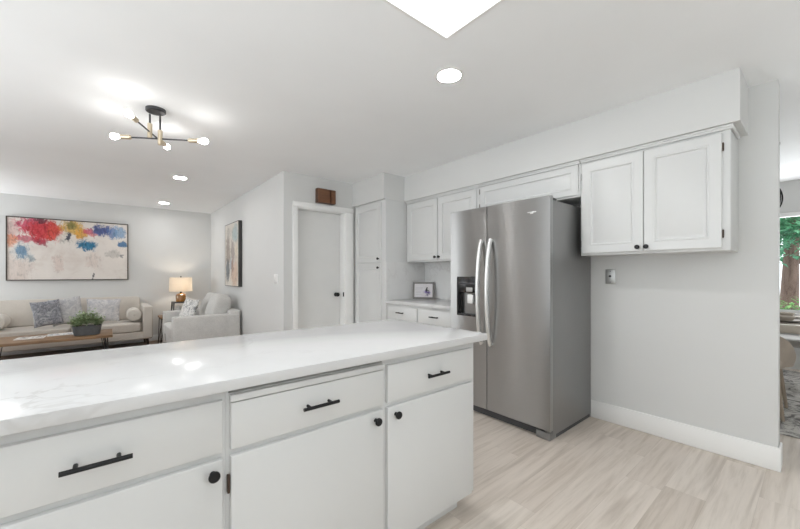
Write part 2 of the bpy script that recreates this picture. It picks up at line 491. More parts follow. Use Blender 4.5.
    def pillow(self, w, h, th, n=18, mat=None, seed=0):
        """scatter cushion in the xz plane, thickness along y, pinched corners"""
        t = bmesh.new(); fr, bk = {}, {}
        for i in range(n + 1):
            for j in range(n + 1):
                u, v = -1 + 2 * i / n, -1 + 2 * j / n
                e = max(0.0, (1 - abs(u) ** 2.6)) ** 0.55 * max(0.0, (1 - abs(v) ** 2.6)) ** 0.55
                x = u * (1 - 0.075 * (1 - v * v)) * w / 2
                z = v * (1 - 0.075 * (1 - u * u)) * h / 2
                wr = 0.012 * mnoise.noise(Vector((u * 2.2 + seed, v * 2.2, seed)))
                y = e * th / 2
                fr[i, j] = t.verts.new((x, -y - wr * e - 0.002, z))
                bk[i, j] = t.verts.new((x, y + wr * e + 0.002, z))
        for i in range(n):
            for j in range(n):
                t.faces.new([fr[i, j], fr[i + 1, j], fr[i + 1, j + 1], fr[i, j + 1]])
                t.faces.new([bk[i, j], bk[i, j + 1], bk[i + 1, j + 1], bk[i + 1, j]])
        for i in range(n):
            for (a, b_) in (((i, 0), (i + 1, 0)), ((i + 1, n), (i, n)), ((0, i + 1), (0, i)), ((n, i), (n, i + 1))):
                t.faces.new([fr[a], bk[a], bk[b_], fr[b_]])
        bmesh.ops.recalc_face_normals(t, faces=t.faces[:])
        return self.merge(t, mat)

    def leaf(self, p, d, up, L, wd):
        d = d.normalized(); s = d.cross(up)
        if s.length < 1e-4: s = Vector((1, 0, 0))
        s.normalize(); n = s.cross(d)
        a = self.bm.verts.new(p); b_ = self.bm.verts.new(p + d * L * 0.5 + s * wd / 2 + n * wd * 0.15)
        c = self.bm.verts.new(p + d * L); e = self.bm.verts.new(p + d * L * 0.5 - s * wd / 2 + n * wd * 0.15)
        self.bm.faces.new([a, b_, c]); self.bm.faces.new([a, c, e])

    def build(self, name, mat, parent=None, smooth=True, ang=32):
        me = bpy.data.meshes.new(name)
        self.bm.normal_update()
        self.bm.to_mesh(me); self.bm.free()
        if smooth:
            me.polygons.foreach_set('use_smooth', [True] * len(me.polygons))
            me.set_sharp_from_angle(angle=R(ang))
        me.materials.append(M[mat] if isinstance(mat, str) else mat)
        o = bpy.data.objects.new(name, me); COL.objects.link(o)
        if parent: o.parent = parent
        return o


def tag(o, label, cat, group=None, kind=None):
    o['label'] = label; o['category'] = cat
    if group: o['group'] = group
    if kind: o['kind'] = kind
    return o

def thing(name, label, cat, loc=(0, 0, 0), rz=0.0, group=None):
    o = bpy.data.objects.new(name, None); COL.objects.link(o)
    o.empty_display_size = 0.1
    o.location = loc; o.rotation_euler = (0, 0, R(rz))
    return tag(o, label, cat, group)

def struct(name, mb, mat, label=None, parent=None, cat=None):
    o = mb.build(name, mat, parent)
    if parent is None:
        o['kind'] = 'structure'
        o['label'] = label; o['category'] = cat
    return o

def copy_tree(o, parent=None):
    c = o.copy(); COL.objects.link(c)
    if parent: c.parent = parent
    for ch in list(o.children): copy_tree(ch, c)
    return c

# ================================================================== SETTING
H = 2.44
XW, YW0 = 3.2, 0.166          # fridge wall plane, its free end
YD = 4.035                    # door wall plane
XS = 1.582                    # side wall plane
YB = 7.85                     # living room back wall
b = MB(); b.box((-3.0, -3.0, -0.1), (6.8, 2.98, 0.0)); b.box((1.58, 2.98, -0.1), (3.32, 4.03, 0))
struct('floor', b, 'floor_oak', 'pale oak plank floor of the kitchen and dining area', cat='floor')
b = MB(); b.box((-3.0, 2.98, -0.1), (1.58, 8.0, 0.0))
struct('floor_living', b, 'floor_dark', 'brown wood plank floor of the living room', cat='floor')
b = MB(); b.box((-4.4, -4.0, H), (7.0, 8.6, H + 0.1))  # slab runs past the walls as an unseen eave added to block sun
struct('ceiling', b, 'ceiling', 'smooth pale grey-white ceiling over the whole room', cat='ceiling')
b = MB(); b.box((XW, YW0, 0), (XW + 0.12, YD + 0.20, H))
struct('wall_right', b, 'wall', 'pale grey wall behind the fridge and wall cabinets', cat='wall')
b = MB(); b.box((XS, YD, 0), (1.748, YD + 0.20, H)); b.box((2.414, YD, 0), (XW, YD + 0.20, H)); b.box((1.748, YD, 2.042), (2.414, YD + 0.20, H))
struct('wall_middle', b, 'wall', 'pale grey wall around the plain white door', cat='wall')
b = MB(); b.box((XS, YD + 0.20, 0), (XS + 0.12, YB, H))
struct('wall_side', b, 'wall', 'pale grey living room side wall with the narrow painting', cat='wall')
b = MB(); b.box((-3.1, YB, 0), (XS + 0.12, YB + 0.1, H))
struct('wall_back', b, 'wall', 'pale grey wall behind the sofa with the wide painting', cat='wall')

def holed_wall(name, axis, pos0, pos1, a0, a1, holes, label):
    """wall between a0 and a1 with rectangular openings (s0, s1, z0, z1)"""
    b = MB(); cur = a0
    def put(s0, s1, z0, z1):
        if s1 - s0 < 1e-4 or z1 - z0 < 1e-4: return
        if axis == 'Y': b.box((pos0, s0, z0), (pos1, s1, z1))
        else: b.box((s0, pos0, z0), (s1, pos1, z1))
    for (s0, s1, z0, z1) in holes:
        put(cur, s0, 0, H); put(s0, s1, 0, z0); put(s0, s1, z1, H); cur = s1
    put(cur, a1, 0, H)
    return struct(name, b, 'wall', label, cat='wall')
holed_wall('wall_left', 'Y', -3.1, -3.0, -3.0, 8.0, [(-0.4, 3.6, 0.15, 2.2), (7.0, 7.7, 0.3, 2.2)], 'pale wall with added windows on the left of the room')  # openings here and in wall_front added to let light in
holed_wall('wall_front', 'X', -3.1, -3.0, -3.1, 6.9, [(-0.4, 1.2, 1.05, 2.2)], 'pale wall with an added window behind the viewer')
holed_wall('wall_dining', 'Y', 6.8, 6.9, -3.0, 2.6, [(-1.05, 0.85, 0.70, 2.03)], 'pale grey dining room wall with the garden window')
b = MB(); b.box((XW + 0.12, 2.5, 0), (6.8, 2.6, H))
struct('wall_dining_side', b, 'wall', 'pale side wall of the dining room', cat='wall')

# baseboards
b = MB()
def base_run(b, p0, p1, t, out, h=0.148):
    lo = (min(p0[0], p1[0], p0[0] + out[0] * t), min(p0[1], p1[1], p0[1] + out[1] * t), 0.001)
    hi = (max(p0[0], p1[0], p0[0] + out[0] * t), max(p0[1], p1[1], p0[1] + out[1] * t), h)
    b.box(lo, hi, 0.004, 2)
base_run(b, (XW - 0.001, YW0 - 0.012), (XW - 0.001, 1.262), 0.015, (-1, 0))
base_run(b, (XW + 0.0, YW0 - 0.001), (XW + 0.12, YW0 - 0.001), 0.011, (0, -1))
struct('baseboard_right', b, 'trim', 'tall white baseboard along the wall right of the fridge', cat='baseboard')
b = MB(); base_run(b, (-2.99, YB - 0.001), (XS - 0.002, YB - 0.001), 0.015, (0, -1), 0.11)
struct('baseboard_back', b, 'trim', 'white baseboard along the wall behind the sofa', cat='baseboard')
b = MB(); base_run(b, (XS - 0.001, YD), (XS - 0.001, YB - 0.02), 0.015, (-1, 0), 0.11)
struct('baseboard_side', b, 'trim', 'white baseboard along the wall with the narrow painting', cat='baseboard')

# soffits over the cabinets
b = MB(); b.box((2.845, 0.30, 2.13), (XW, 3.33, H))
struct('trim_1', b, 'wall', 'boxed soffit above the wall cabinets', cat='soffit')
b = MB(); b.box((2.525, 3.33, 2.13), (XW, YD, H))
struct('trim_2', b, 'wall', 'boxed soffit above the tall pantry cabinet', cat='soffit')

# door in the middle wall
b = MB(); b.box((1.752, YD + 0.125, 0.008), (2.412, YD + 0.160, 2.038), 0.002)
d1 = struct('door_1', b, 'doorpaint', 'plain white flush door with a black knob beside the pantry', cat='door')
b = MB()
b.box((1.690, YD - 0.018, 0), (1.75, YD, 2.0395), 0.004); b.box((2.4125, YD - 0.018, 0), (2.532, YD, 2.0395), 0.004)
b.box((1.690, YD - 0.018, 2.04), (2.532, YD, 2.102), 0.004)
b.build('door_casing', 'trim', d1)
b = MB(); b.box((2.404, YD, 0), (2.414, YD + 0.123, 2.0295), 0.001); b.box((1.748, YD, 0), (1.758, YD + 0.123, 2.0295), 0.001); b.box((1.748, YD, 2.03), (2.414, YD + 0.123, 2.042), 0.001)
b.build('door_jamb', 'trim', d1)
b = MB(); b.lathe([(0, 0), (0.027, 0), (0.027, 0.008), (0.012, 0.010), (0.011, 0.028), (0.024, 0.036), (0.028, 0.05), (0.024, 0.062), (0, 0.066)], mat=Matrix.Translation((2.345, YD + 0.125, 0.953)) @ Matrix.Rotation(R(90), 4, 'X'))
o = b.build('door_knob', 'black', d1); o['label'] = 'round black door knob'
b = MB(); b.box((2.4015, YD + 0.010, 0.925), (2.4045, YD + 0.038, 0.985), 0.001)
o = b.build('strike_plate', 'black', d1); o['label'] = 'black strike plate in the jamb'

# dining window and the frames of the others
def window(name, axis, pos, s0, s1, z0, z1, label, mull, glass=True, inward=-1):
    b = MB(); f = 0.055
    def put(a0, a1, c0, c1, y0=-0.03, y1=0.05):
        if axis == 'Y': b.box((pos + y0, a0, c0), (pos + y1, a1, c1), 0.004)
        else: b.box((a0, pos + y0, c0), (a1, pos + y1, c1), 0.004)
    put(s0, s0 + f, z0, z1); put(s1 - f, s1, z0, z1); put(s0, s1, z1 - f, z1); put(s0, s1, z0, z0 + f)
    for mm in mull: put(mm - 0.025, mm + 0.025, z0, z1)
    w = struct(name, b, 'trim', label, cat='window')
    if glass:
        b = MB()
        if axis == 'Y': b.box((pos + 0.008, s0 + f, z0 + f), (pos + 0.012, s1 - f, z1 - f))
        else: b.box((s0 + f, pos + 0.008, z0 + f), (s1 - f, pos + 0.012, z1 - f))
        b.build('window_pane', 'glass', w)
    return w
window('window_1', 'Y', 6.83, -1.048, 0.848, 0.702, 2.028, 'white framed dining room window looking onto green trees', [-0.6])
window('window_2', 'X', -3.04, -0.398, 1.198, 1.052, 2.198, 'added unseen white framed window behind the viewer', [0.4], False)  # this and the next two windows are unseen, added to light the room
window('window_3', 'Y', -3.04, -0.398, 3.598, 0.152, 2.198, 'added unseen wide white framed patio window on the left of the kitchen', [0.95, 2.25], False)

window('window_4', 'Y', -3.04, 7.002, 7.698, 0.302, 2.198, 'added unseen white framed window left of the sofa', [], False)

# ================================================================== CABINET BUILDERS
def raised_door(x0, z0, w, h, th=0.018, fw=0.06):
    b = MB()
    b.rect_loft(x0, z0, w, h, [(0.0, -0.0005), (0.0, -th + 0.003), (0.003, -th), (fw, -th), (fw + 0.004, -th - 0.003), (fw + 0.010, -th - 0.002),
                               (fw + 0.016, -th + 0.0075), (fw + 0.026, -th + 0.0075), (fw + 0.036, -th + 0.002)])
    return b

def flat_door(x0, z0, w, h, th=0.018):
    b = MB()
    b.rect_loft(x0, z0, w, h, [(0.0, -0.0005), (0.0, -th + 0.004), (0.0013, -th + 0.0013), (0.004, -th)])
    return b

def knob(parent, x, z, y=-0.018):
    b = MB()
    b.lathe([(0, 0), (0.008, 0), (0.0065, 0.006), (0.0065, 0.012), (0.013, 0.016), (0.016, 0.021), (0.0155, 0.026), (0.012, 0.029), (0, 0.030)],
            mat=Matrix.Translation((x, y, z)) @ Matrix.Rotation(R(90), 4, 'X'), seg=22)
    o = b.build('knob', 'black', parent); o['label'] = 'round black knob'
    return o

def bar_pull(parent, x, z, L=0.135, y=-0.018):
    b = MB()
    yo = y - 0.030
    b.cyl((x - L / 2, yo, z), (x + L / 2, yo, z), 0.006, seg=16)
    for s in (-1, 1):
        b.cyl((x + s * L * 0.30, y, z), (x + s * L * 0.30, yo, z), 0.005, seg=12)
    o = b.build('bar_handle', 'black', parent); o['label'] = 'slim black bar handle'
    return o

def hinge(parent, x, z, h=0.05, mat='bronze', y=-0.006):
    b = MB()
    b.box((x - 0.004, y - 0.005, z - h / 2), (x + 0.004, y + 0.0055, z + h / 2), 0.003)
    b.cyl((x, y - 0.005, z - h / 2), (x, y - 0.005, z + h / 2), 0.0038, seg=10)
    o = b.build('hinge', mat, parent); o['label'] = 'dark bronze hinge'
    return o

# ================================================================== ISLAND
IY = 1.163
def island_unit(x0, x1, label, kx, hx, dx0, dx1, board=False, hng=None, end=False):
    t = thing('island_cabinet', label, 'cabinet', (x0, IY, 0), 0, 'base cabinets of the island')
    w = x1 - x0; b = MB()
    e = 0.00005
    if board:
        b.box((e, 0, 0.095), (w - e, 0.597, 0.8605), 0.001); b.box((e, 0.1, 0.8605), (w - e, 0.597, 0.8795))
        b.box((e, 0.0, 0.8605), (0.008, 0.1, 0.8795)); b.box((w - 0.008, 0.0, 0.8605), (w - e, 0.1, 0.8795))
    else:
        b.box((e, 0, 0.095), (w - e, 0.597, 0.8795), 0.001)
    b.build('carcass', 'cab', t)
    b = MB(); b.box((e, 0.06, 0.001), (w - (0.06 if end else e), 0.59, 0.095))
    b.build('toe_kick', 'cab', t)
    a0, a1 = dx0 - x0, dx1 - x0
    if board:
        b = MB(); b.box((a0 - 0.002, -0.022, 0.8375), (a1 + 0.002, -0.0005, 0.8585), 0.003)
        b.build('pull_out_board', 'cab', t)
        dr = flat_door(a0, 0.692, a1 - a0, 0.142).build('drawer', 'cab', t)
    else:
        dr = flat_door(a0, 0.692, a1 - a0, 0.156).build('drawer', 'cab', t)
    bar_pull(dr, hx - x0, 0.767)
    do = flat_door(a0, 0.100, a1 - a0, 0.572).build('door', 'cab', t)
    knob(do, kx - x0, 0.638)
    if hng is not None: hinge(do, hng - x0, 0.588, 0.055)
    return t
island_unit(-0.325, 0.275, 'left white island cabinet whose door runs out of the bottom left corner', 0.236, -0.020, -0.300, 0.264)
island_unit(0.275, 0.878, 'middle white island cabinet with a pull-out board above its drawer', 0.826, 0.575, 0.2865, 0.8665, True, 0.281)
island_unit(0.878, 1.470, 'white island cabinet at the end nearest the fridge', 0.930, 1.164, 0.889, 1.438, end=True)
b = MB(); b.box((-0.365, 1.118, 0.88), (1.530, 1.90, 0.915), 0.003, 2)
tag(b.build('island_worktop', 'quartz'), 'long white veined quartz worktop on the island', 'worktop')

# ================================================================== RIGHT WALL CABINETS (local x runs towards the viewer's right)
def wall_unit(name, label, y_left, y_right, z0, z1, fronts, xface=2.885, depth=None, cornice=True, group='wall cabinets under the soffit', side=False):
    t = thing(name, label, 'cabinet', (xface, y_left, z0), -90, group)
    w = y_left - y_right; h = z1 - z0; dp = (XW - xface - 0.001) if depth is None else depth
    b = MB(); b.box((0.0005, 0, 0), (w - 0.0005, dp, h - 0.001), 0.0015)
    b.build('carcass', 'cab', t)
    if cornice:
        b = MB()
        ex = 0.014 if side else -0.0005
        b.box((0.0005, -0.016, h - 0.028), (w + ex, -0.0002, h - 0.001), 0.004)
        b.box((0.0005, -0.024, h - 0.014), (w + ex, -0.0002, h - 0.001), 0.004)
        if side: b.box((w + 0.0002, -0.0002, h - 0.028), (w + 0.014, dp - 0.045, h - 0.001), 0.004)
        b.build('cornice', 'cab', t)
    for f in fronts:
        d = raised_door(f['x'], f['z'], f['w'], f['h'], fw=f.get('fw', 0.058)).build('door', 'cab', t)
        if 'knob' in f: knob(d, *f['knob'])
        for hz in f.get('hinges', []): hinge(d, hz[0], hz[1], 0.05, hz[2] if len(hz) > 2 else 'bronze')
    return t
U0, U1 = 1.372, 2.13
uh = 0.70
wall_unit('wall_cabinet', 'two-door white wall cabinet right of the fridge, at the free end of the wall', 1.217, 0.345, U0, U1, [
    dict(x=0.014, z=0.016, w=0.412, h=uh, knob=(0.395, 0.045), hinges=[(0.010, 0.62, 'steelplate'), (0.010, 0.09, 'steelplate')]),
    dict(x=0.430, z=0.016, w=0.404, h=uh, knob=(0.448, 0.045), hinges=[(0.839, 0.63), (0.839, 0.10)])], side=True)
wall_unit('wall_cabinet', 'low wide white wall cabinet over the top of the fridge', 2.2075, 1.2185, 1.843, U1, [
    dict(x=0.02, z=0.014, w=0.955, h=0.24, fw=0.045, hinges=[(0.012, 0.21), (0.012, 0.06)])])
wall_unit('wall_cabinet', 'two-door white wall cabinet above the back counter, left of the fridge', 3.328, 2.2085, U0, U1, [
    dict(x=0.035, z=0.016, w=0.510, h=uh, knob=(0.520, 0.05)),
    dict(x=0.556, z=0.016, w=0.535, h=uh, knob=(0.580, 0.05))])
# pantry
t = thing('pantry_cabinet', 'tall white two-door pantry cabinet beside the plain door', 'cabinet', (2.555, 4.006, 0), -90)
w = 4.006 - 3.332
b = MB(); b.box((0.0, 0, 0.09), (w, 0.643, 2.129), 0.0015); b.build('carcass', 'cab', t)
b = MB(); b.box((0.0, 0.06, 0.001), (w, 0.64, 0.09)); b.build('toe_kick', 'cab', t)
d = raised_door(0.03, 1.375, 0.565, 0.725, fw=0.06).build('door', 'cab', t); knob(d, 0.555, 1.415)
d = raised_door(0.03, 0.11, 0.565, 1.245, fw=0.06).build('door', 'cab', t); knob(d, 0.555, 1.305)

# back counter
t = thing('base_cabinet', 'white two-drawer base cabinet between the pantry and the fridge', 'cabinet', (2.575, 3.330, 0), -90)
w = 3.330 - 2.232
b = MB(); b.box((0.0005, 0, 0.095), (w, 0.623, 0.8795), 0.0015); b.build('carcass', 'cab', t)
b = MB(); b.box((0.0005, 0.06, 0.001), (w, 0.62, 0.095)); b.build('toe_kick', 'cab', t)
for x0, wd in ((0.025, 0.515), (0.562, 0.515)):
    d = flat_door(x0, 0.705, wd, 0.150).build('drawer', 'cab', t); bar_pull(d, x0 + wd / 2, 0.785, 0.12)
    d = raised_door(x0, 0.11, wd, 0.575).build('door', 'cab', t); knob(d, x0 + (wd - 0.03 if x0 < 0.1 else 0.03), 0.65)
b = MB(); b.box((2.535, 2.230, 0.88), (XW - 0.012, 3.319, 0.915), 0.003)
tag(b.build('back_worktop', 'quartz'), 'short white quartz worktop on the back counter beside the fridge', 'worktop')
b = MB(); b.box((XW - 0.0115, 2.23, 0.9155), (XW - 0.0005, 3.3195, 1.3715)); b.box((2.555, 3.320, 0.88), (XW - 0.0005, 3.3315, 1.3715))
o = struct('trim_3', b, 'marble', 'grey-white marble backsplash between back counter and wall cabinets', cat='backsplash')

# ================================================================== FRIDGE
FX, FYL, FYR = 2.465, 2.220, 1.257
t = thing('refrigerator', 'stainless steel side-by-side refrigerator with ice dispenser in its left door', 'refrigerator', ((FX + 3.185) / 2, (FYL + FYR) / 2, 0), -90)
hw = (FYL - FYR) / 2; hd = (3.185 - FX) / 2
b = MB()
b.box((-hw + 0.004, -hd + 0.052, 0.03), (hw - 0.004, hd, 1.775), 0.005)
b.build('body', 'fridge_side', t)
for lo, hi in ((-hw + 0.02, -hw + 0.10), (hw - 0.10, hw - 0.02)):
    b = MB(); b.box((lo, -hd + 0.08, 1.776), (hi, -hd + 0.15, 1.800), 0.006); b.build('hinge_cover', 'rubber', t)
split = FYL - 1.811                     # local distance from the left edge
def fridge_door(x0, x1, hole=None):
    """door slab: front gently convex in plan, rounded vertical edges"""
    n = 14; z0, z1 = 0.075, 1.802
    yb = -hd + 0.046
    tb = bmesh.new()
    xs = [x0 + (x1 - x0) * i / n for i in range(n + 1)]
    def yf(x):
        u = (x - x0) / (x1 - x0) * 2 - 1
        e = max(0, (abs(u) - 0.94) / 0.06)
        return -hd + 0.004 * u * u
    zs = [z0, z0 + 0.004, z1 - 0.004, z1]
    cols = xs[:]
    if hole: 
        cols = sorted(set(cols + [hole[0], hole[1]])); zs = sorted(zs + [hole[2], hole[3]])
    g = {}
    for i, x in enumerate(cols):
        for j, z in enumerate(zs):
            off = 0.004 if j in (0, len(zs) - 1) else 0.0
            g[i, j] = tb.verts.new((x, yf(x) + off, z))
    for i in range(len(cols) - 1):
        for j in range(len(zs) - 1):
            if hole and hole[0] <= (cols[i] + cols[i + 1]) / 2 <= hole[1] and hole[2] <= (zs[j] + zs[j + 1]) / 2 <= hole[3]:
                continue
            tb.faces.new([g[i, j], g[i + 1, j], g[i + 1, j + 1], g[i, j + 1]])
    # sides and back
    I, J = len(cols) - 1, len(zs) - 1
    bl = [tb.verts.new((x, yb, z)) for x, z in ((x0, z0), (x1, z0), (x1, z1), (x0, z1))]
    tb.faces.new([g[i, 0] for i in range(I, -1, -1)] + [bl[0], bl[1]])
    tb.faces.new([g[i, J] for i in range(0, I + 1)] + [bl[2], bl[3]])
    tb.faces.new([g[0, j] for j in range(0, J + 1)] + [bl[3], bl[0]])
    tb.faces.new([g[I, j] for j in range(J, -1, -1)] + [bl[1], bl[2]])
    tb.faces.new(bl[::-1])
    bmesh.ops.recalc_face_normals(tb, faces=tb.faces[:])
    mb = MB(); mb.merge(tb); return mb, yf
# dispenser opening in local coordinates
dxa, dxb = -hw + (FYL - 2.136), -hw + (FYL - 1.915)
mb, yfl = fridge_door(-hw, -hw + split - 0.003, (dxa, dxb, 0.855, 1.20))
dl = mb.build('door', 'steel', t); dl['label'] = 'narrow left freezer door'
mb, yfr = fridge_door(-hw + split + 0.003, hw)
drr = mb.build('door', 'steel', t); drr['label'] = 'wide right fridge door'
def bow_handle(parent, x):
    pts = []; n = 22
    z0, z1 = 0.63, 1.515
    for i in range(n + 1):
        u = i / n
        s = math.sin(math.pi * u)
        y = -hd - 0.010 - 0.058 * min(1.0, s ** 0.6 * 1.0)
        pts.append((x, y, z0 + (z1 - z0) * u))
    b = MB(); b.tube(pts, 0.019, 14, 0.8)
    for z in (z0 + 0.012, z1 - 0.012): b.cyl((x, -hd + 0.006, z), (x, -hd - 0.022, z), 0.013, seg=14)
    o = b.build('door_handle', 'steel_handle', parent); o['label'] = 'bowed vertical steel handle'
bow_handle(dl, -hw + split - 0.047)
bow_handle(drr, -hw + split + 0.047)
# dispenser
yd = -hd
b = MB()
b.box((dxa, yd + 0.05, 0.855), (dxb, yd + 0.07, 1.20))
for lo, hi in (((dxa - 0.004, yd - 0.002, 0.851), (dxa + 0.010, yd + 0.065, 1.204)), ((dxb - 0.010, yd - 0.002, 0.851), (dxb + 0.004, yd + 0.065, 1.204)),
               ((dxa, yd - 0.002, 1.195), (dxb, yd + 0.065, 1.204)), ((dxa, yd - 0.002, 0.851), (dxb, yd + 0.065, 0.872))):
    b.box(lo, hi, 0.003)
b.box((dxa + 0.008, yd - 0.001, 1.06), (dxb - 0.008, yd + 0.055, 1.197), 0.004)
dp = b.build('dispenser', 'blackplastic', dl); dp['label'] = 'black ice and water dispenser'
b = MB(); b.box((dxa + 0.105, yd - 0.004, 1.068), (dxb - 0.045, yd + 0.03, 1.108), 0.004)
b.build('dispenser_spout', 'steelplate', dp)
b = MB(); b.box((dxa + 0.02, yd - 0.0025, 1.135), (dxb - 0.02, yd - 0.0005, 1.150), 0.0005)
b.build('control_strip', 'gunmetal', dp)
b = MB(); b.box((dxa + 0.115, yd + 0.0, 0.965), (dxb - 0.045, yd + 0.035, 1.045), 0.006, mat=None)
b.build('dispenser_paddle', 'plasticw', dp)
# badge, grille, foot
b = MB()
bx = -hw + (FYL - 1.40)
b.box((bx - 0.035, yfr(bx) - 0.0015, 1.693), (bx + 0.035, yfr(bx) + 0.001, 1.700), 0.0008)
b.box((bx - 0.012, yfr(bx) - 0.0015, 1.684), (bx + 0.012, yfr(bx) + 0.001, 1.694), 0.0008)
o = b.build('badge', 'steel_handle', drr); o['label'] = 'small silver maker badge'
b = MB(); b.box((-hw + 0.02, -hd + 0.05, 0.004), (hw - 0.10, -hd + 0.09, 0.07), 0.004)
for k in range(5): b.box((-hw + 0.03, -hd + 0.045, 0.012 + k * 0.011), (hw - 0.11, -hd + 0.052, 0.018 + k * 0.011))
b.build('toe_grille', 'rubber', t)
b = MB(); b.box((hw - 0.115, -hd + 0.012, 0.002), (hw - 0.006, -hd + 0.11, 0.058), 0.006); b.box((hw - 0.05, -hd + 0.02, 0.058), (hw - 0.012, -hd + 0.07, 0.074), 0.003)
o = b.build('foot_cover', 'fridge_side', t); o['label'] = 'grey corner foot cover'
for lo, hi in ((hw - 0.10, hw - 0.007), (-hw + 0.007, -hw + 0.10)):
    b = MB(); b.box((lo, -hd + 0.11, 0.002), (hi, hd - 0.01, 0.031), 0.004); b.build('base_rail', 'rubber', t)

# ================================================================== WALL PLATES, CHIME, PICTURE FRAME
def plate(name, label, cat, loc, rz, w, h, mat, extra):
    t = thing(name, label, cat, loc, rz)
    b = MB(); b.box((-w / 2, -0.006, -h / 2), (w / 2, -0.0005, h / 2), 0.0025); b.build('cover_plate', mat, t)
    extra(t)
    return t
def jack(t):
    b = MB(); b.cyl((-0.002, -0.006, 0.004), (-0.002, -0.012, 0.004), 0.009, 0.008); o = b.build('socket', 'black', t)
    for z in (-0.045, 0.045):
        b = MB(); b.cyl((0, -0.0058, z), (0, -0.0075, z), 0.0035); b.build('screw', 'gunmetal', t)
plate('wall_jack', 'small steel wall plate with a black jack under the wall cabinet right of the fridge', 'wall plate', (XW, 1.112, 1.205), -90, 0.075, 0.122, 'steelplate', jack)
def rockers(t):
    for x in (-0.024, 0.024):
        b = MB(); b.box((x - 0.016, -0.010, -0.034), (x + 0.016, -0.0055, 0.034), 0.002); b.build('rocker', 'plasticw', t)
plate('light_switch', 'white double light switch on the side wall left of the door', 'switch', (XS, 4.276, 1.165), -90, 0.118, 0.118, 'plasticw', rockers)
def sockets(t):
    for z in (-0.02, 0.02):
        b = MB(); b.box((-0.016, -0.0085, z - 0.014), (0.016, -0.0055, z + 0.014), 0.003); b.build('socket', 'plasticw', t)
plate('power_outlet', 'white power outlet on the marble backsplash left of the fridge', 'outlet', (XW - 0.012, 2.66, 1.17), -90, 0.075, 0.118, 'plasticw', sockets)

t = thing('door_chime', 'brown wooden door chime box on the wall above the door', 'door chime', (2.11, YD - 0.001, 2.116), 0)
b = MB(); b.box((-0.125, -0.062, 0.0), (0.125, 0, 0.178), 0.003); b.build('back_box', 'chime_dark', t)
b = MB(); b.box((-0.122, -0.075, 0.004), (0.040, -0.0625, 0.174), 0.003); b.box((0.056, -0.075, 0.004), (0.122, -0.0625, 0.174), 0.003)
b.build('front_panel', 'chime_wood', t)

# picture frame standing in the corner of the back counter
M['lavender_print'] = painting('lavender_print', 0.22, 0.15, (0.72, 0.70, 0.72), [
    (0.72, 0.40, 0.16, 0.22, (0.10, 0.06, 0.20), 1.0), (0.62, 0.40, 0.10, 0.12, (0.22, 0.16, 0.40), 0.9), (0.72, 0.72, 0.05, 0.18, (0.03, 0.03, 0.03), 1.0),
    (0.80, 0.66, 0.03, 0.16, (0.05, 0.06, 0.04), 1.0), (0.86, 0.36, 0.07, 0.14, (0.30, 0.24, 0.48), 0.8), (0.72, 0.16, 0.2, 0.05, (0.30, 0.27, 0.36), 0.7),
    (0.52, 0.42, 0.12, 0.2, (0.55, 0.50, 0.66), 0.5)])
t = thing('picture_frame', 'small grey picture frame with a lavender print in the back counter corner', 'picture frame', (3.035, 3.185, 0.9155), -48)
tilt = Matrix.Rotation(R(-12), 4, 'X')
b = MB()
fw_, fh_, bar = 0.268, 0.212, 0.020
for lo, hi in (((-fw_ / 2, -0.008, 0), (fw_ / 2, 0.008, bar)), ((-fw_ / 2, -0.008, fh_ - bar), (fw_ / 2, 0.008, fh_)),
               ((-fw_ / 2, -0.008, bar), (-fw_ / 2 + bar, 0.008, fh_ - bar)), ((fw_ / 2 - bar, -0.008, bar), (fw_ / 2, 0.008, fh_ - bar))):
    b.box(lo, hi, 0.002, mat=tilt)
b.build('frame', simple('grey_frame', (0.22, 0.21, 0.20), 0.5, 0.2, var=0.1), t)
b = MB(); b.box((0, -0.001, 0), (0.228, 0.004, 0.172))
pr = b.build('print', 'lavender_print', t); pr.matrix_local = tilt @ Matrix.Translation((-0.114, 0, 0.020))
b = MB()
for k, (z, a, c) in enumerate(((0.118, 0.02, 0.11), (0.102, 0.012, 0.10), (0.075, 0.02, 0.09), (0.058, 0.014, 0.085), (0.035, 0.02, 0.10))):
    b.box((a, -0.002, z), (c, -0.0012, z + 0.004))
lt = b.build('lettering', simple('grey_ink', (0.5, 0.49, 0.5), 0.6), pr)
b = MB(); b.box((-0.03, 0.006, 0.0), (0.03, 0.010, 0.15), 0.001, mat=Matrix.Translation((0, 0.075, 0.0)) @ Matrix.Rotation(R(18), 4, 'X') @ Matrix.Translation((0, 0, 0.003)))
b.build('easel_back', 'gunmetal', t)

# ================================================================== CEILING LIGHTS
t = thing('ceiling_light_panel', 'large square white light panel in the ceiling above the island', 'ceiling light', (0.745, 0.640, H), 0)
b = MB()
for lo, hi in (((-0.6, -0.6, -0.004), (0.6, -0.585, 0)), ((-0.6, 0.585, -0.004), (0.6, 0.6, 0)), ((-0.6, -0.585, -0.004), (-0.585, 0.585, 0)), ((0.585, -0.585, -0.004), (0.6, 0.585, 0))):
    b.box(lo, hi, 0.001)
b.build('frame', 'trim', t)
b = MB(); b.box((-0.585, -0.585, -0.003), (0.585, 0.585, -0.0005)); b.build('diffuser', 'panel_emit', t)

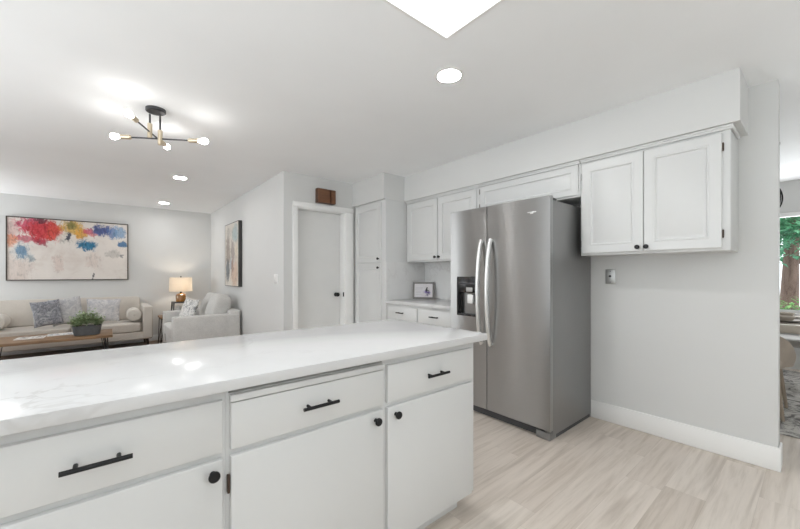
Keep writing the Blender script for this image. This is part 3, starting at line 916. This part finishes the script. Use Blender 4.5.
def downlight(x, y, label, lens='down_emit'):
    t = thing('recessed_downlight', label, 'ceiling light', (x, y, H), 0, 'recessed ceiling downlights')
    b = MB(); b.lathe([(0.070, -0.002), (0.088, -0.002), (0.091, -0.0005), (0.091, 0.0)], seg=36); b.lathe([(0.070, -0.002), (0.070, -0.0004)], seg=36)
    b.build('trim_ring', 'trim', t)
    b = MB(); b.lathe([(0, -0.0025), (0.066, -0.0025), (0.070, -0.0015), (0.070, -0.0003)], seg=36); b.build('lens', lens, t)
downlight(1.603, 1.454, 'round recessed downlight above the fridge end of the island, nearest one', 'down_emit_kitchen')
downlight(-1.05, 3.95, 'added unseen recessed downlight in the ceiling left of the chandelier', 'down_emit_kitchen')  # added out of view for streaks on the fridge and fill light
downlight(0.695, 5.17, 'middle recessed downlight in the living room ceiling, just past the chandelier')
downlight(0.73, 7.17, 'farthest recessed downlight, close to the wall behind the sofa')

t = thing('chandelier', 'black and brass ceiling light with four bare bulbs on crossed arms', 'ceiling light', (0.268, 3.15, H), 0)
A0 = Vector((0.268, 3.15, H))
b = MB(); b.lathe([(0, -0.024), (0.058, -0.024), (0.063, -0.020), (0.063, -0.0005), (0, -0.0005)], (0, -0.02, 0), 36)
b.build('canopy', 'gunmetal', t)
a1m, a2m = Vector((0.2735, 3.2015, 0)), Vector((0.2655, 3.2475, 0))
d1v = Vector((0.449, -0.269, 0)).normalized(); d2v = Vector((0.247, 0.50, 0)).normalized()
zA1, zA2 = 1.227 + 1.013 - H, 1.227 + 1.06 - H
ctr = Vector((0.268, 3.185, 0)) - Vector((A0.x, A0.y, 0))
# rods hang either side of the crossing, along the first arm
r1 = ctr + d1v * 0.035; r2 = ctr - d1v * 0.035
for rp, z, ln in ((r1, zA1, 0.10), (r2, zA2, 0.10)):
    b = MB(); b.cyl((rp.x, rp.y, -0.02), (rp.x, rp.y, z), 0.0065); b.build('stem', 'gunmetal', t)
    b = MB(); b.lathe([(0, -0.045), (0.013, -0.045), (0.0155, -0.042), (0.0155, 0.060), (0.012, 0.064), (0, 0.064)], (rp.x, rp.y, z), 20)
    o = b.build('brass_sleeve', 'brass', t); o['label'] = 'brass sleeve holding the arm'
def arm(mid, dv, z, L):
    p0, p1 = mid - dv * L, mid + dv * L
    b = MB(); b.cyl((p0.x, p0.y, z), (p1.x, p1.y, z), 0.0055); a = b.build('arm', 'gunmetal', t)
    for p, s in ((p0, -1), (p1, 1)):
        q0 = p + dv * s * -0.002; q1 = p + dv * s * 0.062
        b = MB(); b.cyl((q0.x, q0.y, z), (q1.x, q1.y, z), 0.0165, seg=20); b.cyl((q0.x - dv.x * s * 0.01, q0.y - dv.y * s * 0.01, z), (q0.x, q0.y, z), 0.009, 0.0165, seg=20)
        so = b.build('socket', 'brass', a); so['label'] = 'brass bulb socket'
        q = p + dv * s * 0.062
        rot = Vector((0, 0, 1)).rotation_difference(dv * s).to_matrix().to_4x4()
        b = MB(); b.lathe([(0, 0), (0.010, 0.0), (0.0115, 0.008), (0.019, 0.024), (0.023, 0.040), (0.0225, 0.050), (0.017, 0.062), (0.008, 0.068), (0, 0.070)], mat=Matrix.Translation((q.x, q.y, z)) @ rot, seg=22)
        bo = b.build('bulb', 'bulb_emit', so); bo['label'] = 'glowing bare bulb'
arm(r1, d1v, zA1, 0.205)
arm(r2, d2v, zA2, 0.205)

# ================================================================== LIVING ROOM
# wide painting
PW, PH = 1.452, 0.977
M['art_wide'] = painting('abstract_wide', PW, PH, (0.74, 0.69, 0.645), [(u - 0.022, v + 0.032, ru, rv, tuple(k * 0.85 for k in cc), op) for (u, v, ru, rv, cc, op) in [
    (0.06, 0.78, 0.09, 0.14, (0.72, 0.50, 0.47), 0.8), (0.10, 0.12, 0.12, 0.25, (0.70, 0.58, 0.52), 0.5), (0.41, 0.24, 0.05, 0.16, (0.74, 0.58, 0.52), 0.6), (0.70, 0.30, 0.06, 0.14, (0.76, 0.62, 0.55), 0.5),
    (0.18, 0.62, 0.14, 0.05, (0.55, 0.06, 0.12), 0.8), (0.28, 0.60, 0.07, 0.07, (0.42, 0.03, 0.07), 0.9), (0.22, 0.86, 0.13, 0.14, (0.66, 0.10, 0.18), 0.95),
    (0.30, 0.78, 0.15, 0.16, (0.60, 0.035, 0.05), 1.0), (0.38, 0.74, 0.07, 0.14, (0.70, 0.07, 0.05), 0.95), (0.28, 0.93, 0.05, 0.05, (0.10, 0.03, 0.05), 0.8),
    (0.52, 0.84, 0.10, 0.14, (0.72, 0.45, 0.10), 0.95), (0.60, 0.75, 0.06, 0.10, (0.80, 0.40, 0.05), 0.9), (0.505, 0.88, 0.045, 0.07, (0.20, 0.19, 0.05), 0.9),
    (0.47, 0.66, 0.07, 0.10, (0.80, 0.76, 0.70), 0.8), (0.495, 0.70, 0.018, 0.06, (0.05, 0.06, 0.10), 0.95),
    (0.67, 0.79, 0.06, 0.05, (0.66, 0.08, 0.16), 0.85), (0.70, 0.74, 0.04, 0.035, (0.75, 0.25, 0.25), 0.8),
    (0.78, 0.82, 0.075, 0.10, (0.05, 0.09, 0.30), 0.95), (0.87, 0.79, 0.05, 0.10, (0.12, 0.22, 0.50), 0.8), (0.93, 0.80, 0.06, 0.11, (0.20, 0.38, 0.62), 0.8),
    (0.65, 0.56, 0.085, 0.085, (0.03, 0.20, 0.36), 1.0), (0.96, 0.585, 0.04, 0.055, (0.06, 0.18, 0.36), 0.95),
    (0.06, 0.585, 0.05, 0.09, (0.82, 0.34, 0.20), 0.85), (0.135, 0.42, 0.075, 0.13, (0.62, 0.66, 0.68), 0.7), (0.14, 0.43, 0.045, 0.10, (0.13, 0.27, 0.42), 0.9), (0.20, 0.32, 0.02, 0.06, (0.35, 0.42, 0.46), 0.8),
    (0.88, 0.42, 0.07, 0.07, (0.55, 0.52, 0.48), 0.6), (0.95, 0.40, 0.02, 0.04, (0.15, 0.16, 0.17), 0.7), (0.70, 0.02, 0.006, 0.07, (0.12, 0.12, 0.12), 0.9)]])
t = thing('wall_art', 'wide abstract painting with red, yellow and blue splashes above the sofa', 'painting', (-1.182, YB - 0.001, 1.126), 0)
b = MB(); f = 0.014
for lo, hi in (((0, -0.045, 0), (PW, 0, f)), ((0, -0.045, PH - f), (PW, 0, PH)), ((0, -0.045, f), (f, 0, PH - f)), ((PW - f, -0.045, f), (PW, 0, PH - f))):
    b.box(lo, hi, 0.002)
b.build('frame', 'frame_bronze', t)
b = MB(); b.box((f, -0.036, f), (PW - f, -0.002, PH - f)); b.build('canvas', 'art_wide', t)

# narrow deep canvas on the side wall (local x runs towards the viewer)
NW, NH = 0.80, 1.02
M['art_narrow'] = painting('abstract_narrow', NW, NH, (0.66, 0.62, 0.56), [
    (0.25, 0.55, 0.16, 0.35, (0.34, 0.28, 0.24), 0.85), (0.20, 0.25, 0.13, 0.18, (0.16, 0.18, 0.20), 0.9), (0.75, 0.82, 0.20, 0.14, (0.36, 0.46, 0.47), 0.85),
    (0.60, 0.55, 0.14, 0.16, (0.30, 0.25, 0.23), 0.75), (0.72, 0.18, 0.25, 0.20, (0.64, 0.47, 0.36), 0.85), (0.45, 0.36, 0.10, 0.12, (0.40, 0.46, 0.50), 0.8),
    (0.30, 0.85, 0.16, 0.10, (0.58, 0.55, 0.50), 0.8), (0.55, 0.30, 0.08, 0.14, (0.30, 0.16, 0.12), 0.7), (0.85, 0.55, 0.10, 0.14, (0.68, 0.60, 0.48), 0.8)], seed=4.0)
t = thing('wall_art', 'narrow tall abstract canvas with black edges on the side wall above the armchair', 'painting', (XS - 0.001, 6.49, 1.03), -90)
b = MB(); f = 0.008
for lo, hi in (((0, -0.055, 0), (NW, 0, f)), ((0, -0.055, NH - f), (NW, 0, NH)), ((0, -0.055, f), (f, 0, NH - f)), ((NW - f, -0.055, f), (NW, 0, NH - f))):
    b.box(lo, hi, 0.001)
b.build('frame', 'canvas_edge', t)
b = MB(); b.box((f, -0.053, f), (NW - f, -0.002, NH - f)); b.build('canvas', 'art_narrow', t)

# sofa (local: front faces -y)
t = thing('sofa', 'long beige linen sofa against the wall under the wide painting', 'sofa', (-0.4225, 7.385, 0), 0)
SW = 1.955; h2 = SW / 2
b = MB(); b.box((-h2 + 0.01, -0.44, 0.185), (h2 - 0.01, 0.44, 0.30), 0.012, 3); b.build('base_frame', 'sofa', t)
b = MB(); b.box((-h2 + 0.132, 0.27, 0.30), (h2 - 0.132, 0.44, 0.76), 0.03, 3); b.build('back_frame', 'sofa', t)
for s in (-1, 1):
    b = MB(); x0, x1 = sorted((s * (h2 - 0.13), s * h2)); b.box((x0, -0.45, 0.19), (x1, 0.44, 0.705), 0.022, 3); b.build('arm', 'sofa', t)
cw = (SW - 0.26) / 2 - 0.004
for s in (-1, 1):
    b = MB(); b.softbox((s * (cw / 2 + 0.002), -0.085, 0.375), (cw, 0.72, 0.155), 9, 12, puff=0.06, noise=0.006, seed=s)
    b.build('seat_cushion', 'sofa', t)
    b = MB(); b.softbox((s * (cw / 2 + 0.002), 0.205, 0.635), (cw, 0.40, 0.19), 12, 12, mat=Matrix.Rotation(R(78), 4, 'X'), puff=0.12, noise=0.012, seed=s + 4)
    b.build('back_cushion', 'sofa', t)
for sx in (-1, 1):
    for sy in (-1, 1):
        b = MB(); b.cyl((sx * (h2 - 0.07), sy * 0.36, 0.186), (sx * (h2 - 0.05), sy * 0.375, 0.001), 0.022, 0.013, 14); b.build('leg', 'dark_wood', t)

def scatter(label, mat, loc, rz, lean, roll, w=0.46, h=0.46, th=0.15, seed=0, group=None):
    o = MB()
    o.pillow(w, h, th, 18, seed=seed)
    ob = o.build('throw_pillow', mat, ang=60)
    ob.rotation_euler = (R(-lean), R(roll), R(rz)); ob.location = loc
    return tag(ob, label, 'pillow', group)
G = 'patterned throw pillows'
scatter('dark slate damask throw pillow, leftmost of the three on the sofa', 'pillow_dark', (-0.672, 7.06, 0.668), 10, 15, -7, 0.305, 0.37, 0.12, 1, G)
scatter('grey and cream throw pillow in the middle of the sofa behind the plant', 'pillow_mid', (-0.475, 7.205, 0.678), 4, 15, -9, 0.36, 0.40, 0.12, 3, G)
scatter('pale grey patterned throw pillow on the sofa, next to the right bolster', 'pillow_pale', (-0.06, 7.20, 0.660), 0, 17, 3, 0.42, 0.37, 0.13, 5, G)
def bolster(label, x):
    b = MB()
    b.lathe([(0, -0.20), (0.072, -0.20), (0.090, -0.19), (0.098, -0.16), (0.100, 0.0), (0.098, 0.16), (0.090, 0.19), (0.072, 0.20), (0, 0.20)], mat=Matrix.Rotation(R(90), 4, 'X'), seg=32)
    o = b.build('bolster_pillow', 'bolster'); o.location = (x, 7.19, 0.572)
    tag(o, label, 'pillow', 'round bolster pillows on the sofa')
    for y in (-0.203, 0.203):
        k = MB(); k.lathe([(0, -0.004), (0.012, -0.004), (0.015, 0), (0.012, 0.004), (0, 0.004)], (0, 0, 0), 16, Matrix.Translation((0, y, 0)) @ Matrix.Rotation(R(90), 4, 'X'))
        k.build('button', 'sofa', o)
bolster('round cream bolster pillow against the right arm of the sofa', 0.318)
bolster('round cream bolster pillow at the left end of the sofa', -1.162)

# coffee table
t = thing('coffee_table', 'low walnut coffee table on black hairpin legs in front of the sofa', 'table', (-0.545, 6.355, 0), 0)
b = MB(); b.box((-0.585, -0.325, 0.385), (0.590, 0.325, 0.42), 0.004); b.build('table_top', 'walnut', t)
for sx in (-1, 1):
    for sy in (-1, 1):
        b = MB(); b.tube([(sx * 0.535, sy * 0.27, 0.386), (sx * 0.548, sy * 0.285, 0.010), (sx * 0.542, sy * 0.287, 0.005), (sx * 0.534, sy * 0.285, 0.010), (sx * 0.475, sy * 0.27, 0.386)], 0.005, 8); b.tube([(sx * 0.505, sy * 0.225, 0.386), (sx * 0.538, sy * 0.282, 0.010)], 0.005, 8); b.box((sx * 0.505 - 0.045, sy * 0.25 - 0.04, 0.380), (sx * 0.505 + 0.045, sy * 0.25 + 0.04, 0.3852)); b.build('hairpin_leg', 'hairpin', t)

def magazine(label, loc, rz, mat):
    t = thing('open_magazine', label, 'magazine', loc, rz, 'open magazines on the coffee table'); t.scale = (0.66, 0.8, 0.8)
    for s in (0, 1):
        tb = bmesh.new(); n = 10; top = []; bot = []
        for i in range(n + 1):
            u = i / n
            x = 0.2 - u * 0.2 if s == 0 else 0.2 + u * 0.2
            z = 0.005 + 0.003 * math.sin(u * math.pi)
            top.append([tb.verts.new((x, y, z)) for y in (0, 0.27)]); bot.append([tb.verts.new((x, y, 0.0006)) for y in (0, 0.27)])
        for i in range(n):
            tb.faces.new([top[i][0], top[i + 1][0], top[i + 1][1], top[i][1]]); tb.faces.new([bot[i][0], bot[i][1], bot[i + 1][1], bot[i + 1][0]])
            for k in (0, 1): tb.faces.new([top[i][k], bot[i][k], bot[i + 1][k], top[i + 1][k]])
        tb.faces.new([top[0][0], top[0][1], bot[0][1], bot[0][0]]); tb.faces.new([top[n][0], bot[n][0], bot[n][1], top[n][1]])
        bmesh.ops.recalc_face_normals(tb, faces=tb.faces[:])
        mb = MB(); mb.merge(tb); 
        # object space of the page is mapped to the print: x across, z is page depth
        o = mb.build('page_block', 'page_white', t)
        pm = MB(); pm.box((0.012 if s == 0 else 0.225, 0.02, 0.0), (0.178 if s == 0 else 0.388, 0.25, 0.0006))
        po = pm.build('printed_picture', mat, o)
        # sit on the curved page: small slope
        po.location = (0, 0, 0.0082)
    return t
def flat_print(name, w, h, cols, seed):
    m, nt, b = new_mat(name)
    n = noise_n(nt, objco(nt, (1, 1, 1), loc=(seed, 0, 0)), 14, 4, 0.6, 0.5)
    c = ramp(nt, n.outputs[0], [(0.36, cols[0]), (0.46, cols[1]), (0.54, cols[2]), (0.7, cols[2])])
    nt.links.new(c, b.inputs['Base Color']); b.inputs['Roughness'].default_value = 0.4
    return m
M['mag1'] = flat_print('magazine_photo_warm', .2, .2, ((0.22, 0.19, 0.18), (0.50, 0.44, 0.40), (0.76, 0.74, 0.72)), 1)
M['mag2'] = flat_print('magazine_photo_grey', .2, .2, ((0.30, 0.30, 0.32), (0.56, 0.56, 0.57), (0.80, 0.79, 0.79)), 5)
magazine('open magazine with photos, on the coffee table in front of the dark slate pillow', (-0.89, 6.27, 0.4205), -3, 'mag1')
magazine('open white magazine on the coffee table beside the potted plant', (-0.605, 6.36, 0.4205), 4, 'mag2')

# planter
t = thing('potted_plant', 'leafy green plant in an oval dark planter on the coffee table', 'plant', (-0.215, 6.20, 0.4205), 4)
b = MB(); b.lathe([(0, 0), (0.80, 0), (0.88, 0.008), (1.0, 0.118), (1.0, 0.128), (0.95, 0.128), (0.93, 0.110), (0, 0.108)], sx=0.148, sy=0.082, seg=40); b.build('planter', 'planter', t)
b = MB(); b.lathe([(0, 0.112), (0.92, 0.110)], sx=0.143, sy=0.077, seg=30); b.build('soil', 'soil', t)
b = MB(); rnd = random.Random(3)
for k in range(190):
    a = rnd.uniform(0, 2 * math.pi); q = math.sqrt(rnd.random())
    px, py = q * math.cos(a) * 0.115, q * math.sin(a) * 0.06
    tip = Vector((px * 1.55 + rnd.uniform(-.03, .03), py * 1.75 + rnd.uniform(-.03, .03), 0.185 + (1 - q * q) * 0.14 * rnd.uniform(0.6, 1.1) + rnd.uniform(-0.05, 0.03)))
    base = Vector((px, py, 0.11))
    for j in range(9):
        u = 0.35 + 0.65 * j / 8
        p = base.lerp(tip, u)
        dv = Vector((rnd.uniform(-1, 1), rnd.uniform(-1, 1), rnd.uniform(-0.3, 0.8)))
        b.leaf(p, dv, Vector((0, 0, 1)), rnd.uniform(0.024, 0.040), rnd.uniform(0.016, 0.026))
b.build('foliage', 'leaf', t, smooth=False)

# armchair (local: front -y -> world -x)
AX0, AX1, AY0, AY1 = 0.672, 1.555, 5.65, 6.80
t = thing('armchair', 'wide light grey tweed armchair by the side wall, facing the coffee table', 'armchair', ((AX0 + AX1) / 2, (AY0 + AY1) / 2, 0), -90)
aw = (AY1 - AY0) / 2; ad = (AX1 - AX0) / 2
b = MB(); b.box((-aw + 0.02, -ad + 0.03, 0.12), (aw - 0.02, ad - 0.02, 0.30), 0.02, 3); b.build('base_frame', 'armchair', t)
b = MB(); b.box((-aw + 0.01, ad - 0.16, 0.13), (aw - 0.01, ad, 0.68), 0.035, 4); b.build('back_frame', 'armchair', t)
for s in (-1, 1):
    b = MB(); x0, x1 = sorted((s * (aw - 0.14), s * aw)); b.box((x0, -ad, 0.11), (x1, ad - 0.01, 0.632), 0.028, 4); b.build('arm', 'armchair', t)
b = MB(); b.softbox((0, -0.055, 0.385), (2 * aw - 0.288, 0.80, 0.18), 8, 12, puff=0.06, noise=0.006); b.build('seat_cushion', 'armchair', t)
cw = (2 * aw - 0.29) / 2
for s in (-1, 1):
    b = MB(); b.softbox((s * cw / 2, 0.20, 0.685), (cw - 0.006, 0.46, 0.24), 5, 12, mat=Matrix.Rotation(R(72), 4, 'X'), puff=0.18, noise=0.012, seed=s + 9)
    b.build('back_cushion', 'armchair', t)
for sx in (-1, 1):
    for sy in (-1, 1):
        b = MB(); b.cyl((sx * (aw - 0.08), sy * (ad - 0.08), 0.121), (sx * (aw - 0.06), sy * (ad - 0.07), 0.001), 0.022, 0.014, 14); b.build('leg', 'dark_wood', t)
scatter('white throw pillow with grey leaf print on the armchair', 'pillow_leaf', (0.965, 6.30, 0.672), -72, 20, 4, 0.38, 0.36, 0.12, 8, G)

# end table between sofa and armchair, and the metal lamp table in the corner
t = thing('end_table', 'small walnut end table on hairpin legs between sofa and armchair', 'table', (0.84, 7.13, 0), 0)
b = MB(); b.box((-0.185, -0.20, 0.485), (0.185, 0.20, 0.515), 0.004); b.build('table_top', 'walnut', t)
for sx in (-1, 1):
    for sy in (-1, 1):
        b = MB()
        b.tube([(sx * 0.165, sy * 0.17, 0.486), (sx * 0.18, sy * 0.18, 0.006), (sx * 0.184, sy * 0.182, 0.005), (sx * 0.115, sy * 0.17, 0.486)], 0.005, 8)
        b.box((sx * 0.14 - 0.04, sy * 0.165 - 0.02, 0.480), (sx * 0.14 + 0.04, sy * 0.165 + 0.02, 0.4852)); b.build('hairpin_leg', 'hairpin', t)
t = thing('lamp_table', 'small black metal table in the room corner holding the lamp', 'table', (1.025, 7.53, 0), 0)
b = MB(); b.box((-0.135, -0.13, 0.70), (0.135, 0.13, 0.72), 0.003); b.build('table_top', 'gunmetal', t)
b = MB(); b.box((-0.135, -0.14, 0.50), (0.135, 0.14, 0.512), 0.002); b.build('shelf', 'gunmetal', t)
for sx in (-1, 1):
    for sy in (-1, 1):
        b = MB(); b.tube([(sx * 0.122, sy * 0.12, 0.701), (sx * 0.16, sy * 0.165, 0.002)], 0.012, 8); b.build('leg', 'gunmetal', t)
b = MB(); b.lathe([(0, 0), (0.030, 0), (0.048, 0.03), (0.052, 0.06), (0.040, 0.10), (0.024, 0.125), (0.026, 0.135), (0.020, 0.135), (0, 0.128)], seg=26)
o = b.build('white_vase', 'plasticw'); o.location = (0.975, 7.49, 0.5125); tag(o, 'little white vase on the shelf under the lamp', 'vase')
b = MB(); b.box((-0.035, -0.03, 0), (0.035, 0.03, 0.09), 0.006); 
o = b.build('decor_box', 'black'); o.location = (1.08, 7.48, 0.5125); tag(o, 'little black box on the shelf under the lamp', 'box')

t = thing('table_lamp', 'table lamp with amber glass base and glowing cream drum shade', 'lamp', (1.025, 7.53, 0.7205), 0)
b = MB(); b.lathe([(0, 0), (0.072, 0), (0.080, 0.008), (0.082, 0.105), (0.076, 0.128), (0.050, 0.146), (0.022, 0.153), (0.020, 0.160), (0, 0.160)], seg=32); b.build('base', 'amber', t)
b = MB(); b.cyl((0, 0, 0.160), (0, 0, 0.205), 0.016); b.cyl((0, 0, 0.205), (0, 0, 0.448), 0.004); b.build('neck', 'black', t)
b = MB(); b.lathe([(0.180, 0.190), (0.182, 0.190), (0.176, 0.442), (0.174, 0.442), (0.180, 0.190)], seg=44); b.build('lamp_shade', 'shade', t)
b = MB()
for k in range(3):
    a = k * 2 * math.pi / 3; b.cyl((0, 0, 0.435), (0.175 * math.cos(a), 0.175 * math.sin(a), 0.435), 0.002, seg=6)
b.cyl((0, 0, 0.435), (0, 0, 0.450), 0.008); b.lathe([(0, 0.450), (0.007, 0.450), (0.010, 0.460), (0.006, 0.470), (0, 0.472)], seg=14)
b.build('finial', 'black', t)
b = MB(); b.lathe([(0, 0.270), (0.013, 0.270), (0.030, 0.310), (0.030, 0.330), (0.018, 0.352), (0, 0.357)], (0.042, 0, 0), 18); b.build('bulb', 'warm_bulb', t)

# ================================================================== DINING ROOM beyond the wall end
b = MB(); b.box((3.95, -1.6, 0.001), (6.6, 1.7, 0.009), 0.003)
tag(b.build('area_rug', 'rug'), 'grey geometric patterned rug under the dining table', 'rug')
t = thing('dining_table', 'pale wood dining table with a thick edge by the garden window', 'table', (5.30, -0.30, 0.0125), 0)
b = MB(); b.box((-0.46, -1.0, 0.665), (0.46, 1.0, 0.742), 0.012, 3); b.build('table_top', 'pale_wood', t)
for sx in (-1, 1):
    for sy in (-1, 1):
        b = MB(); b.cyl((sx * 0.36, sy * 0.85, 0.666), (sx * 0.39, sy * 0.92, 0.0005), 0.04, 0.025, 18); b.build('leg', 'pale_wood', t)

def dining_chair(label, loc, rz, mat):
    """tub-back upholstered chair; front faces local -y"""
    t = thing('dining_chair', label, 'chair', loc, rz, 'dining chairs')
    b = MB(); b.softbox((0, -0.02, 0.455), (0.47, 0.47, 0.095), 6, 10, puff=0.1); b.build('seat', mat, t)
    tb = bmesh.new(); n, mrows = 20, 10; inn, out = {}, {}
    for i in range(n + 1):
        a = R(-82) + R(164) * i / n
        for j in range(mrows + 1):
            v = j / mrows
            edge = (abs(a) / R(82))
            top = 0.745 - 0.20 * edge ** 2.5
            z = 0.43 + (top - 0.43) * v
            rr = 0.235 + 0.030 * v
            for dct, dr in ((inn, 0), (out, 0.042 * (1 - 0.35 * v ** 4))):
                dct[i, j] = tb.verts.new((math.sin(a) * (rr + dr), math.cos(a) * (rr + dr) - 0.01 + 0.03 * v, z))
    for i in range(n):
        for j in range(mrows):
            tb.faces.new([inn[i, j], inn[i + 1, j], inn[i + 1, j + 1], inn[i, j + 1]]); tb.faces.new([out[i, j], out[i, j + 1], out[i + 1, j + 1], out[i + 1, j]])
        tb.faces.new([inn[i, mrows], inn[i + 1, mrows], out[i + 1, mrows], out[i, mrows]]); tb.faces.new([inn[i, 0], out[i, 0], out[i + 1, 0], inn[i + 1, 0]])
    for j in range(mrows):
        tb.faces.new([inn[0, j], inn[0, j + 1], out[0, j + 1], out[0, j]]); tb.faces.new([inn[n, j], out[n, j], out[n, j + 1], inn[n, j + 1]])
    bmesh.ops.recalc_face_normals(tb, faces=tb.faces[:])
    mb = MB(); mb.merge(tb); mb.build('backrest', mat, t, ang=50)
    for sx in (-1, 1):
        for sy in (-1, 1):
            b = MB(); b.cyl((sx * 0.17, sy * 0.16, 0.43), (sx * 0.225, sy * 0.235, 0.0006), 0.026, 0.012, 14); b.build('leg', 'oak_leg', t)
    return t
dining_chair('taupe tub dining chair with tapered legs nearest the wall end', (4.50, 0.420, 0.0125), 90, 'taupe')
dining_chair('grey dining chair on the window side of the dining table', (5.98, 0.26, 0.0125), -90, 'grey_uph')

def place_setting(x, y, idx, lab):
    b = MB(); b.lathe([(0, 0), (0.165, 0), (0.170, 0.003), (0.165, 0.006), (0, 0.006)], seg=32); o = b.build('placemat', simple('woven_mat', (0.33, 0.29, 0.25), 0.9, var=0.3, vscale=90)); o.location = (x, y, 0.7548); tag(o, 'round woven placemat ' + lab, 'placemat', 'placemats on the dining table')
    b = MB(); b.lathe([(0, 0), (0.08, 0), (0.09, 0.004), (0.135, 0.018), (0.134, 0.022), (0.088, 0.008), (0, 0.006)], seg=36); o = b.build('dinner_plate', simple('grey_stoneware', (0.36, 0.32, 0.28), 0.6)); o.location = (x, y, 0.7612); tag(o, 'grey stoneware dinner plate ' + lab, 'plate', 'plates on the dining table')
    b = MB(); b.lathe([(0, 0), (0.04, 0), (0.055, 0.01), (0.075, 0.045), (0.072, 0.046), (0.052, 0.014), (0, 0.008)], seg=32); o = b.build('bowl', simple('white_stoneware', (0.55, 0.50, 0.44), 0.6)); o.location = (x, y, 0.7695); tag(o, 'pale stoneware bowl ' + lab, 'bowl', 'bowls on the dining table')
place_setting(5.10, 0.22, 0, 'on the near side of the dining table')
place_setting(5.55, 0.24, 1, 'on the window side of the dining table')

t = thing('pendant_lamp', 'black framed pendant lamp with white glass just past the wall end', 'ceiling light', (4.75, 0.295, 0), 0)
b = MB(); b.lathe([(0, H - 0.025), (0.055, H - 0.025), (0.06, H - 0.02), (0.06, H - 0.0005), (0, H - 0.0005)], seg=28); b.cyl((0, 0, H - 0.02), (0, 0, 2.055), 0.005); b.build('canopy_and_rod', 'black', t)
b = MB(); zc = 1.928
for k in range(4):
    a = k * math.pi / 4 + 0.2
    b.tube([(0.075 * math.cos(a) * math.cos(q), 0.075 * math.sin(a) * math.cos(q), zc + 0.128 * math.sin(q)) for q in [2 * math.pi * i / 28 for i in range(29)]], 0.006, 8)
b.build('cage', 'black', t)
b = MB(); b.lathe([(0, -0.09), (0.03, -0.085), (0.052, -0.05), (0.058, 0.0), (0.052, 0.05), (0.03, 0.085), (0, 0.09)], (0, 0, zc), 24); b.build('glass_shade', 'frosted', t)
b = MB(); b.cyl((0, 0, zc + 0.085), (0, 0, 2.06), 0.014); b.build('socket', 'black', t)

# ================================================================== GARDEN outside the dining window
b = MB(); b.box((6.95, -12, -0.5), (26, 14, -0.35))
struct('ground', b, 'gravel', 'pale blue-grey paved ground outside the window', cat='ground')
def cloud(b, c, rad, n, seed, L=(0.10, 0.2), clusters=26):
    rnd = random.Random(seed); c = Vector(c)
    cl = []
    for k in range(clusters):
        v = Vector((rnd.gauss(0, 1), rnd.gauss(0, 1), rnd.gauss(0, 1))).normalized() * rnd.uniform(0.45, 1.0)
        cl.append(Vector((v.x * rad[0], v.y * rad[1], v.z * rad[2])))
    for k in range(n):
        q = rnd.choice(cl) + Vector((rnd.gauss(0, 1) * rad[0], rnd.gauss(0, 1) * rad[1], rnd.gauss(0, 1) * rad[2])) * 0.17
        dv = Vector((rnd.uniform(-1, 1), rnd.uniform(-1, 1), rnd.uniform(-0.8, 0.5)))
        l = rnd.uniform(*L); b.leaf(c + q, dv, Vector((0, 0, 1)), l, l * 0.55)
def tree(label, loc, h, rad, seed, mat='tree_leaf', tr=0.14):
    t = thing('garden_tree', label, 'tree', loc, 0, 'trees outside the dining window')
    b = MB(); rnd = random.Random(seed)
    b.tube([(0, 0, 0), (0.05, 0.03, h * 0.3), (-0.06, 0.0, h * 0.55), (0.0, -0.05, h * 0.85)], [tr, tr * 0.85, tr * 0.65, tr * 0.3], 14)
    for k in range(6):
        a = rnd.uniform(0, 6.28); z0 = h * rnd.uniform(0.45, 0.7)
        b.tube([(0, 0, z0), (math.cos(a) * 0.5, math.sin(a) * 0.5, z0 + 0.35), (math.cos(a) * 0.95, math.sin(a) * 0.95, z0 + 0.9)], [tr * 0.4, tr * 0.28, tr * 0.1], 8)
    b.build('trunk', 'bark', t)
    b = MB(); cloud(b, (0, 0, h * 0.72), rad, 6500, seed, (0.07, 0.16), 40); b.build('foliage', mat, t, smooth=False)
tree('green tree with a reddish trunk just outside the dining window', (9.2, 0.32, -0.35), 3.6, (1.3, 1.3, 0.95), 5)
tree('tall dark green tree farther back in the garden', (13.0, 1.9, -0.35), 5.5, (2.2, 2.2, 2.2), 8)
tree('rounded green tree at the right side of the garden', (11.5, -3.0, -0.35), 4.2, (1.8, 1.8, 1.5), 15)
tree('tall green tree at the left side of the garden', (14.0, 8.5, -0.35), 5.0, (2.0, 2.0, 1.9), 21)
def shrub(label, loc, rad, seed, n=1500):
    t = thing('garden_shrub', label, 'shrub', loc, 0, 'shrubs under the dining window')
    b = MB(); rnd = random.Random(seed)
    for k in range(7):
        a = rnd.uniform(0, 6.28); b.tube([(0, 0, 0), (math.cos(a) * rad[0] * 0.4, math.sin(a) * rad[1] * 0.4, rad[2] * 1.1)], [0.02, 0.008], 6)
    b.build('stem', 'bark', t)
    b = MB(); cloud(b, (0, 0, rad[2] * 0.95), rad, n, seed, (0.06, 0.12), 20); b.build('foliage', 'shrub_leaf', t, smooth=False)
shrub('bright green shrub low outside the dining window, left one', (7.75, 0.36, -0.35), (0.28, 0.26, 0.62), 11)
shrub('low green shrub outside the dining window, right of the tree trunk', (8.6, -0.35, -0.35), (0.45, 0.4, 0.42), 12)
